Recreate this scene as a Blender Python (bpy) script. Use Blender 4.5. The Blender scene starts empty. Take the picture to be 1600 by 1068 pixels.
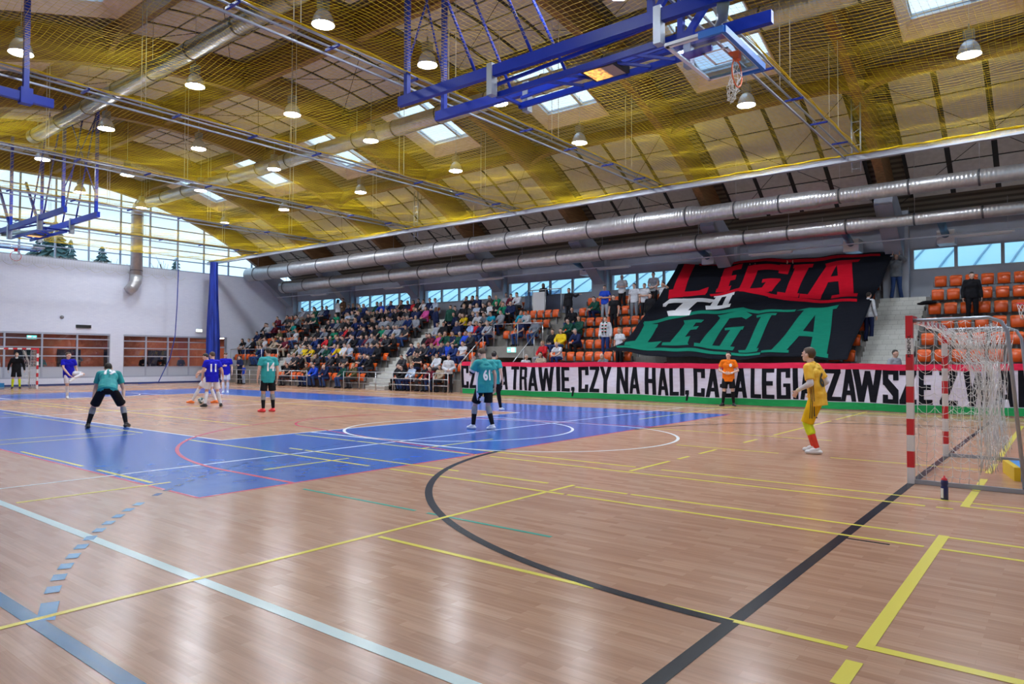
import bpy, bmesh, math, random
from mathutils import Vector, Matrix, Quaternion, noise
from mathutils.bvhtree import BVHTree
S = bpy.context.scene
COL = S.collection
R = math.radians
random.seed(7)

# ---------------------------------------------------------------- camera, world, exposure
YAW, PIT, ROL = -0.67044, 0.02619, 0.00244
CAM = Vector((1.54205, -9.9708, 1.51241))
FOC = 1094.7
_F = Vector((math.sin(YAW) * math.cos(PIT), math.cos(YAW) * math.cos(PIT), math.sin(PIT)))
_R = Vector((math.cos(YAW), -math.sin(YAW), 0))
_U = _R.cross(_F)
_R, _U = math.cos(ROL) * _R + math.sin(ROL) * _U, -math.sin(ROL) * _R + math.cos(ROL) * _U
cd = bpy.data.cameras.new('camera')
cam = bpy.data.objects.new('camera', cd)
COL.objects.link(cam)
cam.matrix_world = Matrix((( _R.x, _U.x, -_F.x, CAM.x), (_R.y, _U.y, -_F.y, CAM.y), (_R.z, _U.z, -_F.z, CAM.z), (0, 0, 0, 1)))
cd.sensor_fit = 'HORIZONTAL'
cd.sensor_width = 36
cd.lens = FOC / 1600 * 36
cd.clip_start, cd.clip_end = 0.05, 400
S.camera = cam
S.view_settings.view_transform = 'Standard'
S.view_settings.look = 'None'
S.view_settings.gamma = 1
S.view_settings.use_curve_mapping = False
S.view_settings.exposure = 0.35
S.cycles.use_denoising = True
S.cycles.max_bounces = 7
S.cycles.diffuse_bounces = 4
S.cycles.glossy_bounces = 3
S.cycles.transparent_max_bounces = 24
S.cycles.transmission_bounces = 4
S.cycles.caustics_reflective = False
S.cycles.caustics_refractive = False
S.cycles.sample_clamp_indirect = 6
S.cycles.use_light_tree = True

SKY_STRENGTH = 1.35
LAMP_STRENGTH = 245.0
w = bpy.data.worlds.new('world'); S.world = w
w.use_nodes = True
bgn = w.node_tree.nodes['Background']
bgn.inputs[0].default_value = (0.56, 0.80, 1.0, 1)
bgn.inputs[1].default_value = SKY_STRENGTH

def portal(loc, sx, sy, d):
    l = bpy.data.lights.new('daylight_portal', 'AREA'); l.shape = 'RECTANGLE'; l.size = sx; l.size_y = sy
    l.cycles.is_portal = True
    o = bpy.data.objects.new('daylight_portal', l); COL.objects.link(o)
    o.location = loc; o.rotation_euler = Vector(d).to_track_quat('-Z', 'Y').to_euler()
    return o

# ---------------------------------------------------------------- pixel -> place (only used to read sizes off the photograph)
def ray(x, y):
    return CAM, (_R * ((x - 800) / FOC) + _U * ((534 - y) / FOC) + _F)
def on_y(x, y, Y):
    C, d = ray(x, y); return C + d * ((Y - C.y) / d.y)
def on_z(x, y, Z=0.0):
    C, d = ray(x, y); return C + d * ((Z - C.z) / d.z)

# ---------------------------------------------------------------- materials
MATS = {}
def mat(name, col=(.5, .5, .5), rough=.5, metal=0.0, emis=None, es=0.0, spec=.5, coat=0.0, trans=0.0, alpha=1.0):
    if name in MATS: return MATS[name]
    m = bpy.data.materials.new(name); m.use_nodes = True
    b = m.node_tree.nodes['Principled BSDF']
    b.inputs['Base Color'].default_value = (*col, 1)
    b.inputs['Roughness'].default_value = rough
    b.inputs['Metallic'].default_value = metal
    b.inputs['Specular IOR Level'].default_value = spec
    b.inputs['Coat Weight'].default_value = coat
    b.inputs['Transmission Weight'].default_value = trans
    if emis: b.inputs['Emission Color'].default_value = (*emis, 1); b.inputs['Emission Strength'].default_value = es
    MATS[name] = m
    m.diffuse_color = (*col, 1)
    return m
def nodes(m): return m.node_tree.nodes, m.node_tree.links, m.node_tree.nodes['Principled BSDF']
def N(m, t, **k):
    n = m.node_tree.nodes.new(t)
    for a, v in k.items():
        if hasattr(n, a): setattr(n, a, v)
    return n
def ramp(m, stops):
    r = m.node_tree.nodes.new('ShaderNodeValToRGB'); e = r.color_ramp.elements
    while len(e) < len(stops): e.new(.5)
    for q, (p, c) in zip(e, stops): q.position = p; q.color = (*c, 1)
    return r
def noisy(name, c1, c2, scale=4, rough=.6, metal=0, detail=4, stretch=(1, 1, 1), bump=0, spec=.5, bscale=None):
    """a surface whose colour wanders between two tones; optional bump"""
    if name in MATS: return MATS[name]
    m = mat(name, c1, rough, metal, spec=spec)
    n, l, b = nodes(m)
    tc = N(m, 'ShaderNodeTexCoord'); mp = N(m, 'ShaderNodeMapping'); mp.inputs['Scale'].default_value = stretch
    nz = N(m, 'ShaderNodeTexNoise'); nz.inputs['Scale'].default_value = scale; nz.inputs['Detail'].default_value = detail
    l.new(tc.outputs['Object'], mp.inputs[0]); l.new(mp.outputs[0], nz.inputs['Vector'])
    r = ramp(m, [(.35, c1), (.65, c2)]); l.new(nz.outputs['Fac'], r.inputs[0]); l.new(r.outputs[0], b.inputs['Base Color'])
    if bump:
        bp = N(m, 'ShaderNodeBump'); bp.inputs['Strength'].default_value = bump; bp.inputs['Distance'].default_value = .02
        if bscale:
            n2 = N(m, 'ShaderNodeTexNoise'); n2.inputs['Scale'].default_value = bscale; n2.inputs['Detail'].default_value = 3
            l.new(mp.outputs[0], n2.inputs['Vector']); l.new(n2.outputs['Fac'], bp.inputs['Height'])
        else: l.new(nz.outputs['Fac'], bp.inputs['Height'])
        l.new(bp.outputs[0], b.inputs['Normal'])
    return m

def floor_material():
    m = mat('parquet', (.5, .33, .24), .16, spec=.5)
    n, l, b = nodes(m)
    tc = N(m, 'ShaderNodeTexCoord')
    br = N(m, 'ShaderNodeTexBrick'); br.offset = .37; br.offset_frequency = 2
    br.inputs['Scale'].default_value = 1; br.inputs['Brick Width'].default_value = .44; br.inputs['Row Height'].default_value = .072
    br.inputs['Mortar Size'].default_value = .0012; br.inputs['Mortar Smooth'].default_value = .3; br.inputs['Bias'].default_value = 0
    br.inputs['Color1'].default_value = (0, 0, 0, 1); br.inputs['Color2'].default_value = (1, 1, 1, 1); br.inputs['Mortar'].default_value = (.15, .15, .15, 1)
    l.new(tc.outputs['Object'], br.inputs['Vector'])
    bands = N(m, 'ShaderNodeTexNoise'); bands.inputs['Scale'].default_value = 1.0; bands.inputs['Detail'].default_value = 6; bands.inputs['Roughness'].default_value = .65
    mp = N(m, 'ShaderNodeMapping'); mp.inputs['Scale'].default_value = (1.6, 38, 1)
    l.new(tc.outputs['Object'], mp.inputs[0]); l.new(mp.outputs[0], bands.inputs['Vector'])
    wide = N(m, 'ShaderNodeTexNoise'); wide.inputs['Scale'].default_value = .35; wide.inputs['Detail'].default_value = 2
    l.new(tc.outputs['Object'], wide.inputs['Vector'])
    r1 = ramp(m, [(.0, (.44, .235, .145)), (.5, (.49, .275, .175)), (1, (.54, .32, .21))])
    l.new(br.outputs['Color'], r1.inputs[0])
    r2 = ramp(m, [(.3, (.84, .81, .79)), (.7, (1.10, 1.08, 1.06))])
    l.new(bands.outputs['Fac'], r2.inputs[0])
    mx = N(m, 'ShaderNodeMix'); mx.data_type = 'RGBA'; mx.blend_type = 'MULTIPLY'; mx.inputs['Factor'].default_value = 1
    l.new(r1.outputs[0], mx.inputs['A']); l.new(r2.outputs[0], mx.inputs['B'])
    l.new(mx.outputs['Result'], b.inputs['Base Color'])
    rr = ramp(m, [(.3, (.20, .20, .20)), (.7, (.27, .27, .27))]); l.new(wide.outputs['Fac'], rr.inputs[0]); l.new(rr.outputs[0], b.inputs['Roughness'])
    return m
M_FLOOR = floor_material()
M_BLUE = noisy('court_blue', (.022, .105, .46), (.035, .14, .54), 3, .2, bscale=None)
M_Y = mat('line_yellow', (.82, .70, .10), .25); M_W = mat('line_white', (.82, .84, .84), .25); M_LB = mat('line_pale_blue', (.60, .74, .74), .25)
M_DB = mat('line_steel_blue', (.07, .19, .36), .25); M_BK = mat('line_black', (.012, .014, .024), .25, spec=.2); M_RD = mat('line_red', (.62, .06, .12), .25)
M_GR = mat('line_green', (.07, .36, .27), .25); M_DASH = mat('line_blue_dash', (.09, .27, .5), .25); M_DDASH = mat('line_dark_dash', (.03, .09, .3), .25)

def wood_beam():
    m = mat('glulam', (.30, .16, .07), .45)
    n, l, b = nodes(m)
    tc = N(m, 'ShaderNodeTexCoord'); mp = N(m, 'ShaderNodeMapping'); mp.inputs['Scale'].default_value = (3, .7, 14)
    nz = N(m, 'ShaderNodeTexNoise'); nz.inputs['Scale'].default_value = 2; nz.inputs['Detail'].default_value = 5
    l.new(tc.outputs['Object'], mp.inputs[0]); l.new(mp.outputs[0], nz.inputs['Vector'])
    r = ramp(m, [(.25, (.13, .055, .02)), (.5, (.21, .10, .036)), (.75, (.30, .155, .06))]); l.new(nz.outputs['Fac'], r.inputs[0]); l.new(r.outputs[0], b.inputs['Base Color'])
    return m
M_WOOD = wood_beam()
M_BOARD = noisy('pale_lining_board', (.62, .44, .33), (.72, .54, .43), 3, .5, stretch=(1, 1, 6))
M_PANEL = noisy('acoustic_panel', (.50, .46, .42), (.57, .53, .49), 6, .9)
def deck():
    m = mat('steel_deck', (.16, .13, .09), .6)
    n, l, b = nodes(m)
    tc = N(m, 'ShaderNodeTexCoord'); wv = N(m, 'ShaderNodeTexWave'); wv.wave_type = 'BANDS'; wv.bands_direction = 'Y'
    wv.inputs['Scale'].default_value = 1.6; l.new(tc.outputs['Object'], wv.inputs['Vector'])
    r = ramp(m, [(.2, (.075, .06, .04)), (.7, (.19, .16, .12))]); l.new(wv.outputs['Fac'], r.inputs[0]); l.new(r.outputs[0], b.inputs['Base Color'])  # shade of the corrugations put into the colour as bands
    return m
M_DECK = deck()
M_DARK = mat('dark_gap', (.035, .033, .03), .8)
M_WALLW = noisy('white_render', (.66, .68, .74), (.72, .74, .79), 1.2, .7)
def brickwhite():
    m = mat('white_brick', (.7, .72, .77), .6)
    n, l, b = nodes(m)
    tc = N(m, 'ShaderNodeTexCoord'); mp = N(m, 'ShaderNodeMapping'); mp.inputs['Rotation'].default_value = (0, R(90), R(90)) 
    br = N(m, 'ShaderNodeTexBrick'); br.inputs['Scale'].default_value = 1; br.inputs['Brick Width'].default_value = .25; br.inputs['Row Height'].default_value = .08
    br.inputs['Mortar Size'].default_value = .004
    br.inputs['Color1'].default_value = (.76, .79, .92, 1); br.inputs['Color2'].default_value = (.72, .75, .89, 1); br.inputs['Mortar'].default_value = (.66, .69, .82, 1)
    sp = N(m, 'ShaderNodeSeparateXYZ'); cb = N(m, 'ShaderNodeCombineXYZ')
    l.new(tc.outputs['Object'], sp.inputs[0]); l.new(sp.outputs['Y'], cb.inputs['X']); l.new(sp.outputs['Z'], cb.inputs['Y']); l.new(cb.outputs[0], br.inputs['Vector'])
    l.new(br.outputs['Color'], b.inputs['Base Color'])
    bp = N(m, 'ShaderNodeBump'); bp.inputs['Strength'].default_value = .3; bp.inputs['Distance'].default_value = .01
    l.new(br.outputs['Fac'], bp.inputs['Height']); bp.invert = True; l.new(bp.outputs[0], b.inputs['Normal'])
    return m
M_BRICK = brickwhite()
M_GREYW = noisy('grey_wall_paint', (.33, .36, .43), (.38, .41, .48), 1.5, .6)
M_CONC = noisy('stand_concrete', (.22, .21, .195), (.28, .27, .25), 2.5, .8, spec=.2)
def tiles():
    m = mat('pale_stair_tile', (.6, .6, .57), .4)
    n, l, b = nodes(m)
    tc = N(m, 'ShaderNodeTexCoord'); sp = N(m, 'ShaderNodeSeparateXYZ'); cb = N(m, 'ShaderNodeCombineXYZ'); ad = N(m, 'ShaderNodeMath'); ad.operation = 'ADD'
    l.new(tc.outputs['Object'], sp.inputs[0]); l.new(sp.outputs['Y'], ad.inputs[0]); l.new(sp.outputs['Z'], ad.inputs[1])
    l.new(sp.outputs['X'], cb.inputs['X']); l.new(ad.outputs[0], cb.inputs['Y'])
    br = N(m, 'ShaderNodeTexBrick'); br.inputs['Scale'].default_value = 1; br.inputs['Brick Width'].default_value = .3; br.inputs['Row Height'].default_value = .15; br.inputs['Mortar Size'].default_value = .006
    br.inputs['Color1'].default_value = (.56, .56, .53, 1); br.inputs['Color2'].default_value = (.50, .50, .47, 1); br.inputs['Mortar'].default_value = (.33, .33, .31, 1)
    l.new(cb.outputs[0], br.inputs['Vector']); l.new(br.outputs['Color'], b.inputs['Base Color'])
    return m
M_TILE = tiles()
def galv(name='galvanised_duct', axis='X'):
    m = mat(name, (.52, .52, .55), .36, .7)
    n, l, b = nodes(m)
    tc = N(m, 'ShaderNodeTexCoord'); wv = N(m, 'ShaderNodeTexWave'); wv.wave_type = 'BANDS'; wv.bands_direction = axis; wv.inputs['Scale'].default_value = 2.6
    wv.inputs['Distortion'].default_value = .3; wv.inputs['Detail Scale'].default_value = .4
    l.new(tc.outputs['Object'], wv.inputs['Vector'])
    bp = N(m, 'ShaderNodeBump'); bp.inputs['Strength'].default_value = .35; bp.inputs['Distance'].default_value = .015
    l.new(wv.outputs['Fac'], bp.inputs['Height']); l.new(bp.outputs[0], b.inputs['Normal'])
    nz = N(m, 'ShaderNodeTexNoise'); nz.inputs['Scale'].default_value = 5; l.new(tc.outputs['Object'], nz.inputs['Vector'])
    r = ramp(m, [(.3, (.50, .49, .50)), (.7, (.60, .59, .60))]); l.new(nz.outputs['Fac'], r.inputs[0]); l.new(r.outputs[0], b.inputs['Base Color'])
    return m
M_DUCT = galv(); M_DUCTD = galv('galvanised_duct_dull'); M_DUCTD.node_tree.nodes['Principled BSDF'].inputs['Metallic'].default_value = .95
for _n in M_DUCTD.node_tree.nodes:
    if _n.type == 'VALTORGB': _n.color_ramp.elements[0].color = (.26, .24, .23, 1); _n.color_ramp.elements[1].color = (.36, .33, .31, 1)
M_DUCTV = galv('galvanised_duct_upright', 'Z')
M_STEEL = mat('brushed_steel', (.55, .56, .58), .32, .9)
M_ALU = mat('white_aluminium', (.62, .66, .72), .4, .2)
M_BLUEST = mat('blue_enamel', (.006, .03, .36), .38, 0, spec=.3)
M_BLUEPAD = mat('blue_padding', (.02, .16, .60), .4)
M_ORIM = mat('orange_rim', (.75, .13, .03), .4)
M_RIMR = mat('red_rim', (.70, .03, .04), .4)
M_NETW = mat('white_cord', (.78, .78, .78), .7)
M_NETY = mat('yellow_cord', (.62, .43, .01), .7, spec=.1)
M_NETB = mat('navy_netting', (.012, .04, .30), .7)
M_WHITE = mat('white_plastic', (.78, .79, .80), .45)
M_BLACK = mat('black_matt', (.012, .012, .014), .6)
M_GREY = mat('mid_grey', (.2, .2, .22), .6)
M_RED = mat('red_paint', (.62, .02, .03), .35)
M_WPAINT = mat('white_paint', (.76, .77, .80), .35)
M_GALVP = mat('galvanised_pipe', (.36, .40, .47), .4, .6)
M_ORANGE = mat('orange_seat_plastic', (.66, .085, .008), .32)
M_ORANGE2 = mat('orange_seat_lip', (.76, .115, .012), .28)
M_SALMON = noisy('salmon_plaster', (.52, .17, .12), (.58, .20, .15), 2, .7)
M_LAMPW = mat('lamp_glow', (1, 1, 1), .5, emis=(.86, .93, 1.0), es=LAMP_STRENGTH)
M_BELL = mat('lamp_bell', (.72, .74, .80), .25, .3)
def glassmat(name='window_glass', tint=(.96, .98, 1), g=.05, rough=.02):
    m = bpy.data.materials.new(name); m.use_nodes = True; t = m.node_tree; t.nodes.clear()
    o = t.nodes.new('ShaderNodeOutputMaterial'); mx = t.nodes.new('ShaderNodeMixShader'); tr = t.nodes.new('ShaderNodeBsdfTransparent'); gl = t.nodes.new('ShaderNodeBsdfGlossy')
    tr.inputs[0].default_value = (*tint, 1); gl.inputs['Roughness'].default_value = rough; mx.inputs[0].default_value = g
    t.links.new(tr.outputs[0], mx.inputs[1]); t.links.new(gl.outputs[0], mx.inputs[2]); t.links.new(mx.outputs[0], o.inputs[0])
    return m
M_GLASS = glassmat(); M_GLASSD = glassmat('corridor_glass', (.80, .84, .92), .08); M_BACKB = glassmat('backboard_glass', (.78, .84, .92), .16, .08)
M_FROST = mat('frosted_panel', (.55, .58, .64), .5, spec=.3)

# ---------------------------------------------------------------- mesh helpers
class MB:
    def __init__(s): s.v = []; s.f = []; s.mi = []; s.sm = []
    def add(s, vs, fs, mi=0, smooth=False):
        o = len(s.v); s.v += [tuple(p) for p in vs]
        for f in fs: s.f.append(tuple(i + o for i in f)); s.mi.append(mi); s.sm.append(smooth)
        return s
    def box(s, x0, x1, y0, y1, z0, z1, mi=0):
        v = [(x0, y0, z0), (x1, y0, z0), (x1, y1, z0), (x0, y1, z0), (x0, y0, z1), (x1, y0, z1), (x1, y1, z1), (x0, y1, z1)]
        return s.add(v, [(0, 3, 2, 1), (4, 5, 6, 7), (0, 1, 5, 4), (1, 2, 6, 5), (2, 3, 7, 6), (3, 0, 4, 7)], mi)
    def bar(s, p, q, wd, ht, mi=0, up=(0, 0, 1)):
        p, q = Vector(p), Vector(q); d = (q - p).normalized(); u = Vector(up)
        if abs(d.dot(u)) > .98: u = Vector((1, 0, 0))
        a = d.cross(u).normalized() * wd / 2; b = a.cross(d).normalized() * ht / 2
        v = [p - a - b, p + a - b, p + a + b, p - a + b, q - a - b, q + a - b, q + a + b, q - a + b]
        return s.add(v, [(0, 1, 2, 3), (7, 6, 5, 4), (0, 4, 5, 1), (1, 5, 6, 2), (2, 6, 7, 3), (3, 7, 4, 0)], mi)
    def tube(s, pts, r, n=8, mi=0, caps=True, smooth=True):
        pts = [Vector(p) for p in pts]; rs = r if isinstance(r, (list, tuple)) else [r] * len(pts)
        vs = []; a = None
        for i, p in enumerate(pts):
            d = (pts[min(i + 1, len(pts) - 1)] - pts[max(i - 1, 0)])
            d = d.normalized() if d.length > 1e-9 else Vector((0, 0, 1))
            if a is None: a = d.orthogonal().normalized()
            else:
                a = (a - d * a.dot(d)); a = a.normalized() if a.length > 1e-6 else d.orthogonal().normalized()
            b = d.cross(a)
            for k in range(n): t = 2 * math.pi * k / n; vs.append(p + (a * math.cos(t) + b * math.sin(t)) * rs[i])
        fs = []
        for i in range(len(pts) - 1):
            for k in range(n):
                k2 = (k + 1) % n; fs.append((i * n + k, i * n + k2, (i + 1) * n + k2, (i + 1) * n + k))
        if caps: fs += [tuple(range(n - 1, -1, -1)), tuple(range((len(pts) - 1) * n, len(pts) * n))]
        return s.add(vs, fs, mi, smooth)
    def lathe(s, c, prof, n=20, mi=0, ax='z'):
        vs = []; fs = []
        for r, h in prof:
            for k in range(n):
                t = 2 * math.pi * k / n; x, y = r * math.cos(t), r * math.sin(t)
                q = (x, y, h) if ax == 'z' else ((h, x, y) if ax == 'x' else (x, h, y))
                vs.append((c[0] + q[0], c[1] + q[1], c[2] + q[2]))
        for i in range(len(prof) - 1):
            for k in range(n): k2 = (k + 1) % n; fs.append((i * n + k, i * n + k2, (i + 1) * n + k2, (i + 1) * n + k))
        return s.add(vs, fs, mi, True)
    def sphere(s, c, rx, ry=None, rz=None, n=12, m=8, mi=0, rot=None):
        ry = ry or rx; rz = rz or rx; c = Vector(c); vs = [Vector((0, 0, -rz))]; fs = []
        for i in range(1, m):
            ph = -math.pi / 2 + math.pi * i / m
            for k in range(n): t = 2 * math.pi * k / n; vs.append(Vector((rx * math.cos(ph) * math.cos(t), ry * math.cos(ph) * math.sin(t), rz * math.sin(ph))))
        vs.append(Vector((0, 0, rz)))
        if rot: vs = [rot @ v for v in vs]
        vs = [c + v for v in vs]
        for k in range(n):
            k2 = (k + 1) % n; fs.append((0, 1 + k2, 1 + k)); L = 1 + (m - 2) * n; fs.append((L + k, L + k2, len(vs) - 1))
            for i in range(m - 2): fs.append((1 + i * n + k, 1 + i * n + k2, 1 + (i + 1) * n + k2, 1 + (i + 1) * n + k))
        return s.add(vs, fs, mi, True)
    def quadgrid(s, q, nu, nv, fn=lambda p: p, mi=0):
        a, b, c, d = [Vector(x) for x in q]; vs = []; fs = []
        for j in range(nv + 1):
            for i in range(nu + 1):
                u, v = i / nu, j / nv; vs.append(fn((a * (1 - u) + b * u) * (1 - v) + (d * (1 - u) + c * u) * v))
        for j in range(nv):
            for i in range(nu): k = j * (nu + 1) + i; fs.append((k, k + 1, k + nu + 2, k + nu + 1))
        return s.add(vs, fs, mi)
    def mesh(s, name, mats):
        me = bpy.data.meshes.new(name); me.from_pydata(s.v, [], s.f)
        for m in (mats if isinstance(mats, (list, tuple)) else [mats]): me.materials.append(m)
        me.polygons.foreach_set('material_index', s.mi); me.polygons.foreach_set('use_smooth', s.sm)
        me.update(); return me
    def build(s, name, mats, parent=None, loc=None):
        o = bpy.data.objects.new(name, s.mesh(name, mats)); COL.objects.link(o)
        if parent: o.parent = parent
        if loc: o.location = loc
        return o
def tag(o, label=None, cat=None, group=None, kind=None):
    if label: o['label'] = label
    if cat: o['category'] = cat
    if group: o['group'] = group
    if kind: o['kind'] = kind
    return o
def thing(name, label, cat, loc=(0, 0, 0), rz=0, group=None):
    o = bpy.data.objects.new(name, None); COL.objects.link(o); o.location = loc; o.rotation_euler = (0, 0, rz); o.empty_display_size = .2
    return tag(o, label, cat, group)
def struct(o): o['kind'] = 'structure'; return o
def copy_tree(o, parent=None):
    c = o.copy(); COL.objects.link(c)
    if parent: c.parent = parent
    for ch in list(o.children): copy_tree(ch, c)
    return c
# ---------------------------------------------------------------- hall numbers
XW, XE = -44.0, 9.7           # end walls
YN, YS = 20.7, -11.3          # wall behind the stand, wall behind the camera
RV, YA, ZA = 23.5, 4.8, 11.9  # vault: radius, axis, underside of the arches at the crown
def vz(y, off=0.0): return ZA - RV + math.sqrt((RV + off) ** 2 - (y - YA) ** 2)
def vn(y):
    v = Vector((0, y - YA, vz(y) - (ZA - RV))); return v.normalized()
def vp(x, th, off):           # point at angle th from the crown
    return (x, YA + (RV + off) * math.sin(th), ZA - RV + (RV + off) * math.cos(th))
def thy(y, off=0.0): return math.asin((y - YA) / (RV + off))
BEAMX = [9.6 - 6.64 * i for i in range(9)]      # 9.6 .. -43.5
BEAMX = [9.5, 3.05] + [-3.6 - 6.65 * i for i in range(7)]
BAYS = [(BEAMX[i + 1], BEAMX[i]) for i in range(len(BEAMX) - 1)]

# ---- floor
fl = MB().box(XW, XE, YS, YN, -.2, 0).build('floor', M_FLOOR); struct(fl)
def strip(mb, ax, c, a, b, wd, z=.0022):
    if ax == 'X': mb.box(a, b, c - wd / 2, c + wd / 2, z - .0012, z)
    else: mb.box(c - wd / 2, c + wd / 2, a, b, z - .0012, z)
bl = MB()
OX0, OX1, OY0, OY1 = -34.1, -5.93, -6.06, 9.35; IX0, IX1, IY0, IY1 = -29.0, -10.93, -3.02, 6.1
for a, b, c, d in ((OX0, OX1, OY0, IY0), (OX0, OX1, IY1, OY1), (OX0, IX0, IY0, IY1), (IX1, OX1, IY0, IY1)): bl.box(a, b, c, d, .0001, .0009)
bl.build('blue_court_area', M_BLUE, fl)
LN = {'yellow': [], 'white': [], 'palebl': [], 'steel': [], 'black': [], 'red': [], 'green': []}
Yl = MB(); T = .05
for c, segs in ((-5.94, [(-11.9, -9.4), (-8.9, -7.3), (-3.1, -.95), (-.8, .61)]), (-5.86, [(.68, 3.6)]), (-3.36, [(-22, -13.4), (-11.6, -6.3), (-5.85, -2.95), (-2.9, .6), (.68, 3.5)]),
                (-2.89, [(-8.93, -5.0), (-4.6, -3.5), (-3.1, -2.4), (-2.35, .62), (.7, 3.5)]), (-1.5, [(-26.9, -20.4), (-10.8, -5.9), (-5.6, .35), (.45, .6)]), (-1.28, [(.68, 3.5)]),
                (-1.03, [(-26.9, -13.2), (-10.8, -3.3), (-2.9, 3.2)]), (1.79, [(-4.0, -2.2), (-1.4, .63)]), (4.3, [(-27, -13.5), (-5.8, -2.0)]), (12.4, [(-30, 4)])):
    for a, b in segs: strip(Yl, 'X', c, a, b, T)
for c, segs in ((-3.18, [(-8.65, -3.4), (-3.3, -2.8), (-1.4, -.2), (.1, .5), (.9, 1.6), (2.9, 3.6), (4.6, 9.0), (9.5, 13)]), (-7.15, [(-7.4, -5.78), (-4.5, -3.05), (-1.5, .4), (6.3, 13.1)]),
                (-14.08, [(-5.65, -3.46)]), (-13.3, [(-5.85, -3.55)]), (-20.6, [(-6, -3), (-2, 2)]), (-24, [(-6, -1)])):
    for a, b in segs: strip(Yl, 'Y', c, a, b, T, .0026)
for a, b in ((-6.42, -6.1), (-5.9, -2.84), (-1.3, -.2), (-.15, .9), (1.5, 2.6), (3.0, 10.4)): strip(Yl, 'Y', .68, a, b, .08, .0026)
strip(Yl, 'X', -5.86, .64, 3.6, .075, .0028)
Yl.build('yellow_line_marking', M_Y, fl)
def arc(mb, cx, cy, r, a0, a1, wd, z=.003, n=48, dash=None, keep=None):
    k = 0
    for i in range(n):
        t0 = R(a0 + (a1 - a0) * i / n); t1 = R(a0 + (a1 - a0) * (i + 1) / n)
        if dash:
            t1 = t0 + (t1 - t0) * dash
        pm = (cx + r * math.cos((t0 + t1) / 2), cy + r * math.sin((t0 + t1) / 2))
        if keep and not keep(*pm): continue
        q = [(cx + rr * math.cos(t), cy + rr * math.sin(t), z) for rr, t in ((r - wd / 2, t0), (r + wd / 2, t0), (r + wd / 2, t1), (r - wd / 2, t1))]
        mb.add(q, [(0, 1, 2, 3)])
Wl = MB()
strip(Wl, 'Y', -8.24, -7.46, 11.3, .05); strip(Wl, 'X', 11.3, -40, 2.5, .05)
for a, b in ((IX0, IX1),): strip(Wl, 'X', IY0, a, b, .05); strip(Wl, 'X', IY1, a, b, .05)
strip(Wl, 'Y', IX0, IY0, IY1, .05); strip(Wl, 'Y', IX1, IY0, IY1, .05); strip(Wl, 'Y', -20, -6, 11.3, .05)
for mx_ in (0, 1):
    X_ = (lambda x: x) if not mx_ else (lambda x: -40 - x)
    arc(Wl, X_(-9.06), 1.54, 2.5, 0, 360, .06, .0031, 64)
    s0, s1 = (-90, 90) if not mx_ else (90, 270)
    arc(Wl, X_(-6.85), 1.63, 2.68, s0, s1, .06, .0031, 40)
    for yy in (-1.05, 4.31): strip(Wl, 'X', yy, min(X_(-6.85), X_(-10.9)), max(X_(-6.85), X_(-10.9)), .06, .0028)
Wl.build('white_line_marking', M_W, fl)
P = MB(); strip(P, 'X', -7.5, -30, -.35, .085); P.build('pale_blue_line_marking', M_LB, fl)
P = MB(); strip(P, 'X', -8.48, -40, 2.5, .09); P.build('steel_blue_line_marking', M_DB, fl)
P = MB(); strip(P, 'Y', 0, -8.5, 11.3, .085, .0021); strip(P, 'X', -3.47, .02, .37, .03)
arc(P, 0, 0, 5.98, 180, 270, .085, .0024, 40, keep=lambda x, y: x > -5.93); arc(P, 0, 3.08, 5.98, 90, 180, .085, .0024, 40, keep=lambda x, y: x > -5.93)
P.build('black_line_marking', M_BK, fl)
P = MB()
for mx_ in (0, 1):
    X_ = (lambda x: x) if not mx_ else (lambda x: -40 - x)
    a0, a1 = (90, 270) if not mx_ else (-90, 90)
    arc(P, X_(-7.37), 1.55, 6.42, a0, a1, .06, .0027, 60); arc(P, X_(-11.6), 1.6, 2.1, a0, a1, .05, .0027, 30)
    for sg in (0, 1):
        y0, y1 = ((-.5, -1.5) if not sg else (3.7, 4.6))
        p, q = Vector((X_(-11.6), y0, .002)), Vector((X_(-5.93), y1, .002)); P.bar(p, q, .05, .0016)
    strip(P, 'X', -4.86, min(X_(-7.37), X_(-5.93)), max(X_(-7.37), X_(-5.93)), .06, .0027)
for (ax, c, a, b) in (('X', OY0, OX0, OX1), ('X', OY1, OX0, OX1), ('Y', OX0, OY0, OY1), ('Y', OX1, OY0, OY1)): strip(P, ax, c, a, b, .045, .0018)
P.build('red_line_marking', M_RD, fl)
P = MB(); strip(P, 'X', -5.02, -5.5, -3.62, .045); strip(P, 'X', -5.02, -3.45, -1.95, .045); P.build('green_line_marking', M_GR, fl)
P = MB(); arc(P, 0, 0, 9.0, 246.2, 226, .085, .0025, 11, dash=.53); 
P.add([(-3.16, -8.47, .0025), (-3.08, -8.40, .0025), (-3.42, -8.26, .0025), (-3.46, -8.35, .0025)], [(0, 1, 2, 3)])
P.build('blue_dash_marking', M_DASH, fl)
P = MB(); arc(P, 0, 0, 9.0, 224.5, 182, .07, .0025, 22, dash=.5); arc(P, 0, 3.08, 9.0, 178, 120, .07, .0025, 30, dash=.5); P.build('dark_dash_marking', M_DDASH, fl)

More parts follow.
